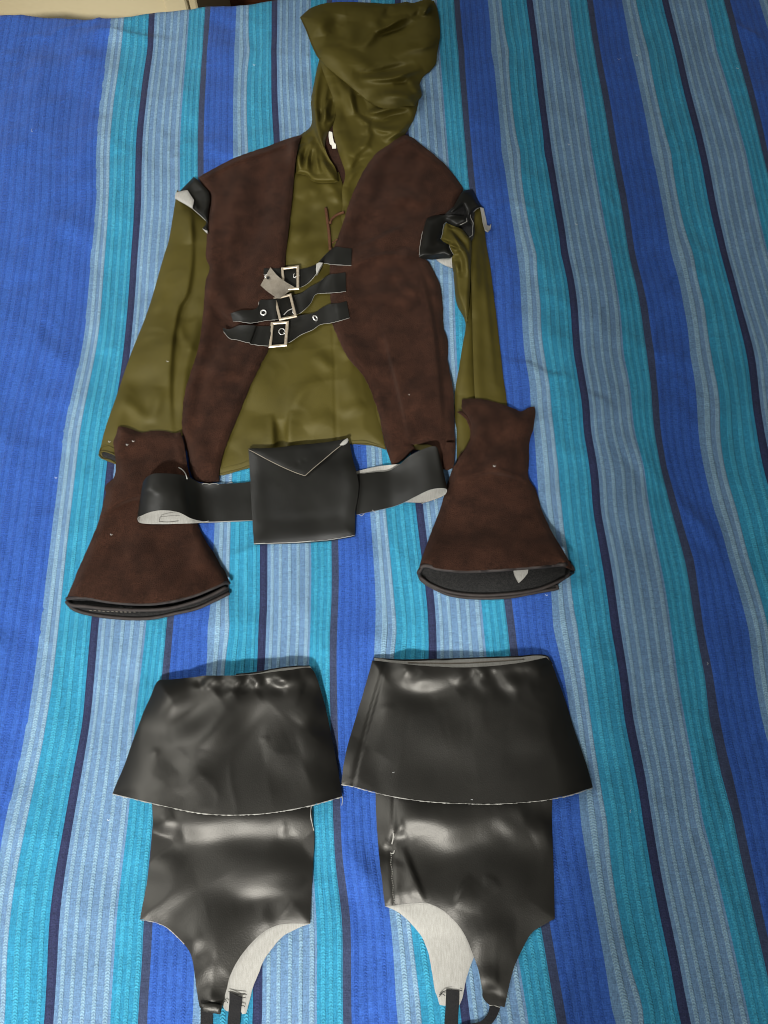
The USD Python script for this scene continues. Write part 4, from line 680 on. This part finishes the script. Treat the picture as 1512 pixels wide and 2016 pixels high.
panel('cuff_back', bl_, PALE, 'G', [(300, 300), (500, 262), (780, 212), (925, 198), (1030, 176), (1150, 161), (1240, 156), (1262, 190), (1280, 260), (1000, 300), (600, 340)], res=3.5, e=5, loft=2, ew=10, sharp=60, jit=0.2, label='pale inside of the turned down cuff')
put('cuff_rim', tube(lay('G', [(800, 206), (925, 193), (1030, 173), (1150, 158), (1240, 156)], 0.5), 1.2, 8), LEATHER, bl_)
panel('cuff', bl_, LEATHER, 'G', [(345, 238), (400, 236), (500, 226), (560, 220), (610, 212), (700, 212), (800, 211), (900, 206), (1000, 192), (1120, 178), (1238, 164), (1262, 185), (1280, 222), (1305, 300), (1325, 370), (1342, 440), (1366, 560), (1390, 680), (1412, 800), (1433, 930), (1340, 957), (1250, 982), (1100, 1012), (950, 1032), (750, 1039), (600, 1030), (500, 1014), (400, 992), (300, 970), (200, 946), (130, 930), (65, 914), (95, 840), (132, 755), (172, 640), (212, 530), (242, 450), (262, 400), (295, 330), (322, 262)],
      loft=14, ew=45, e=2.5, t=1.3, sheet=True, opened=[('G', [(520, 224), (800, 211), (1000, 192), (1230, 165)]), ('G', [(110, 926), (400, 992), (750, 1039), (1100, 1012), (1400, 940)])], res=3.4, sharp=50, jit=0.25, noise=[(1.2, 0.12)], crk=(0.8, 0.05), drape=22, label='flared cuff turned down over the leg panel',
      folds=[('t', 'G', [(560, 760), (720, 600), (850, 440), (960, 330)], 9.8, 32), ('t', 'G', [(410, 880), (490, 760), (520, 640)], -2.7, 24), ('t', 'G', [(240, 440), (400, 430), (560, 330), (640, 270)], 6.8, 30), ('t', 'G', [(270, 450), (400, 560), (500, 760)], 2.4, 27), ('t', 'G', [(480, 640), (560, 480), (640, 330)], -2.0, 30),
             ('t', 'G', [(590, 290), (606, 255), (612, 216)], -4.0, 9), ('t', 'G', [(660, 280), (695, 255), (722, 216)], 4.5, 12), ('t', 'G', [(780, 290), (830, 262), (868, 214)], 5.1, 12), ('t', 'G', [(820, 330), (815, 300), (800, 270)], 2.0, 12), ('t', 'G', [(910, 300), (945, 270), (970, 215)], 5.1, 11), ('t', 'G', [(1015, 215), (1050, 250), (1110, 268)], 4.0, 11), ('t', 'G', [(980, 270), (1080, 268), (1190, 240)], 3.0, 11),
             ('t', 'G', [(1180, 225), (1240, 235), (1300, 300)], 5.4, 19), ('t', 'G', [(1210, 530), (1260, 470), (1340, 420)], 4.7, 19), ('t', 'G', [(1200, 720), (1280, 690), (1400, 660)], 4.1, 27), ('t', 'G', [(980, 780), (1080, 750), (1170, 700)], 2.7, 32), ('t', 'G', [(330, 990), (430, 900), (500, 830)], 2.0, 24), ('r', 'G', [(290, 664), (312, 668), (340, 682)], 1, 5), ('r', 'G', [(940, 603), (970, 590), (1000, 590)], 0.8, 4)])
hem(bl_, 'G', [(66, 916), (130, 932), (200, 949), (300, 973), (400, 995), (500, 1017), (600, 1033), (750, 1042), (950, 1035), (1100, 1015), (1250, 985), (1340, 960), (1432, 933)], 0.9, -0.9)
put('loose_thread', tube(lay('G', [(1432, 932), (1434, 955), (1430, 985)], 1), 0.45, 5), PALE, bl_)

br_ = thing('boot_cover', 'black faux leather boot cover with stitched side seam and broad pale foot lining', 'boot cover')
panel('foot_lining', br_, PALE, 'J', [(258, 804), (330, 780), (520, 760), (660, 820), (760, 940), (812, 1060), (832, 1120), (808, 1190), (790, 1245), (770, 1330), (755, 1400), (738, 1442), (650, 1447), (612, 1442), (598, 1400), (580, 1345), (560, 1230), (540, 1115), (500, 1012), (440, 932), (370, 862), (305, 822)], res=3, e=0.6, loft=1.5, ew=6, sharp=60, jit=0.5, label='pale lining of the foot flap', noise=(0.8, 0.05))
strip('elastic', br_, ELASTIC, None, 'J', [((652, 1340), (738, 1348), 1.5), ((650, 1420), (736, 1425), 1.5), ((645, 1500), (730, 1505), 1.5), ((640, 1570), (728, 1575), 1.5), ((636, 1680), (724, 1690), 1.5)], thick=1.4, across=8, step=0.004)
strip('elastic', br_, ELASTIC, None, 'J', [((932, 1436), (1004, 1448), 1.0), ((930, 1470), (996, 1480), 1.5), ((914, 1510), (972, 1530), 2.5), ((870, 1550), (920, 1590), 3.5), ((800, 1566), (830, 1640), 3.5), ((740, 1590), (760, 1670), 3)], thick=1.4, across=8, step=0.003)
put('stitching', join([tube(lay('J', f_, 1.8), 0.45, 5) for f_ in ([(605, 1388), (625, 1368), (645, 1380)], [(610, 1375), (640, 1352), (690, 1342)], [(740, 1345), (755, 1350)])]), KNIT, br_)
panel('leg_panel', br_, LEATHER, 'J', [(330, -420), (192, -40), (196, 100), (200, 240), (210, 380), (220, 500), (235, 620), (246, 720), (256, 803), (330, 795), (420, 782), (505, 779), (560, 792), (640, 836), (720, 912), (780, 1002), (820, 1100), (850, 1180), (872, 1260), (886, 1350), (893, 1400), (932, 1440), (980, 1446), (1030, 1456), (1045, 1390), (1062, 1310), (1092, 1200), (1150, 1070), (1212, 970), (1282, 925), (1355, 884), (1352, 740), (1348, 560), (1340, 360), (1336, 200), (1340, 80), (1330, -40), (1240, -430)],
      loft=6, ew=45, e=1.0, res=3.4, sharp=50, jit=0.3, noise=[(1.1, 0.12)], crk=(0.9, 0.05), drape=10, label='glossy lower leg panel with a stitched side seam',
      folds=[('t', 'J', [(150, 370), (480, 330), (700, 370), (900, 340), (1400, 430)], 7.6, 32), ('t', 'J', [(330, 250), (480, 280), (640, 250)], 2.4, 19), ('t', 'J', [(1250, 480), (1000, 430), (840, 460), (640, 560), (520, 660)], 1.7, 40), ('t', 'J', [(940, 210), (1010, 290), (1110, 330)], 2.0, 14), ('t', 'J', [(960, 230), (1080, 215), (1200, 230)], 1.8, 16), ('t', 'J', [(1360, 250), (1280, 250), (1180, 290)], 4.0, 19),
             ('s', 'J', [(525, 785), (470, 640), (420, 520), (380, 410)], 6, 24), ('t', 'J', [(310, 310), (350, 330), (400, 310)], 3.0, 11), ('t', 'J', [(300, 640), (350, 620), (400, 540)], 1.8, 12), ('t', 'J', [(300, 720), (400, 710), (520, 780)], 1.2, 14), ('g', 'J', [(314, 60), (312, 300), (300, 480), (308, 640), (322, 790)], 1.6, 2.0), ('t', 'J', [(230, 420), (262, 420), (290, 400)], 2.3, 11),
             ('s', 'J', [(800, 590), (740, 680), (705, 810)], 2.5, 26), ('s', 'J', [(1015, 690), (960, 620), (890, 595)], 1.4, 36), ('t', 'J', [(690, 880), (760, 820), (860, 780)], 1.6, 19), ('t', 'J', [(820, 1160), (950, 1100), (1100, 1110)], 3.1, 24), ('t', 'J', [(820, 1060), (930, 1010), (1120, 960)], 1.6, 19), ('t', 'J', [(870, 1340), (920, 1325), (1000, 1320)], 3.0, 15), ('r', 'J', [(900, 1380), (960, 1360), (1000, 1390), (990, 1440)], -3, 6)])
put('seam_stitches', join([tube(lay('J', [(292 + 3.0 * math.sin(k_) + k_ * 1.0, 455 + k_ * 15), (293 + 3.0 * math.sin(k_) + k_ * 1.0, 461 + k_ * 15)], 0.2), 0.55, 5) for k_ in range(23)] + [tube(lay('J', [(300, 400), (308, 370), (314, 330)], 0.3), 0.9, 5), tube(lay('J', [(318, 440), (312, 460), (294, 462)], 0.3), 0.8, 5)]), PALE, br_)
hem(br_, 'J', [(258, 806), (330, 798), (420, 786), (505, 783), (562, 796), (642, 840), (722, 916)], 0.5)
hem(br_, 'J', [(930, 1442), (960, 1444), (985, 1452), (1000, 1456)], 0.9)
panel('cuff_back', br_, PALE, 'H', [(215, 101), (350, 114), (500, 113), (600, 110), (850, 100), (1000, 95), (1155, 89), (1195, 130), (1205, 180), (900, 230), (500, 235), (240, 190)], res=3.5, e=5.5, loft=2, ew=10, sharp=60, jit=0.2, label='pale inside of the turned down cuff')
put('cuff_rim', tube(lay('H', [(212, 100), (350, 110), (500, 109), (600, 106), (850, 97), (1000, 92), (1160, 87), (1196, 132)], 0.8, sharp=60), 1.2, 8), LEATHER, br_)
put('inner_seam', tube(lay('H', [(400, 124), (560, 128), (700, 127), (900, 116), (1040, 105)], 0.6), 0.9, 6), GREYBACK, br_)
panel('cuff', br_, LEATHER, 'H', [(205, 112), (285, 121), (400, 134), (480, 141), (560, 146), (700, 151), (800, 147), (900, 140), (1050, 120), (1165, 96), (1196, 136), (1222, 205), (1252, 285), (1285, 385), (1320, 500), (1355, 600), (1390, 702), (1420, 812), (1360, 832), (1300, 850), (1200, 872), (1100, 886), (900, 900), (700, 898), (500, 886), (350, 865), (220, 838), (100, 806), (34, 794), (44, 700), (66, 590), (92, 500), (122, 400), (152, 300), (182, 195)],
      loft=14, ew=45, e=2.5, t=1.3, sheet=True, opened=[('H', [(300, 122), (700, 151), (1050, 120), (1150, 99)]), ('H', [(70, 800), (350, 865), (700, 898), (1100, 886), (1390, 822)])], res=3.4, sharp=50, jit=0.25, noise=[(1.2, 0.13)], crk=(0.7, 0.05), drape=22, label='flared cuff with a side seam, turned down over the leg panel',
      folds=[('g', 'H', [(278, 118), (222, 310), (152, 560), (96, 800)], 2.2, 2.2), ('t', 'H', [(280, 170), (440, 250), (560, 250), (720, 190)], 6.9, 22), ('t', 'H', [(370, 200), (410, 180), (440, 142)], 3.0, 11), ('t', 'H', [(660, 260), (710, 220), (748, 150)], 4.0, 12), ('t', 'H', [(790, 215), (825, 195), (850, 148)], 3.4, 11), ('t', 'H', [(770, 160), (800, 240), (880, 290)], 3.0, 15), ('t', 'H', [(890, 150), (930, 240), (1010, 300)], 5.0, 15), ('t', 'H', [(900, 170), (1000, 165), (1110, 150)], 3.0, 12),
             ('t', 'H', [(1060, 210), (1130, 190), (1190, 130)], 4.1, 19), ('r', 'H', [(240, 380), (270, 380), (330, 360)], 1, 6), ('t', 'H', [(380, 560), (560, 600), (760, 580)], 2.7, 40), ('t', 'H', [(110, 760), (150, 680), (200, 600)], 2.7, 22), ('t', 'H', [(940, 560), (1060, 590), (1220, 600)], 2.4, 32), ('t', 'H', [(560, 420), (700, 380), (820, 420)], 2.4, 32)])
hem(br_, 'H', [(35, 797), (100, 809), (220, 842), (350, 869), (500, 890), (700, 902), (900, 904), (1100, 890), (1200, 876), (1300, 854), (1418, 816)], 0.75, -0.9)

# ------------------------------------------------------------------ lint on the cloth
bits = []
for k_ in range(10):
    x_, y_ = rng.uniform(20, 1490), rng.uniform(60, 2000)
    a_ = rng.uniform(0, 6.28); L_ = rng.uniform(1.2, 4)
    bits.append(tube(lay('P', [(x_, y_), (x_ + L_ * math.cos(a_), y_ + L_ * math.sin(a_)), (x_ + L_ * 1.6 * math.cos(a_ + 0.7), y_ + L_ * 1.6 * math.sin(a_ + 0.7))], 0.4, step=0.001), 0.2, 4))
for x_, y_ in ((213, 1614), (500, 127), (1254, 108), (1452, 134), (1120, 284), (1135, 441), (973, 917), (1076, 1171), (330, 711), (215, 869), (110, 940), (262, 868), (250, 875), (219, 1052)):
    bits.append(tube(lay('P', [(x_ - 2, y_ - 1), (x_, y_ + 1.5), (x_ + 2.5, y_)], 0.5, step=0.0008), 0.32, 5))
put('lint', join(bits), LINT, None, kind='stuff', label='specks and short threads of pale lint on the bedspread and clothes')
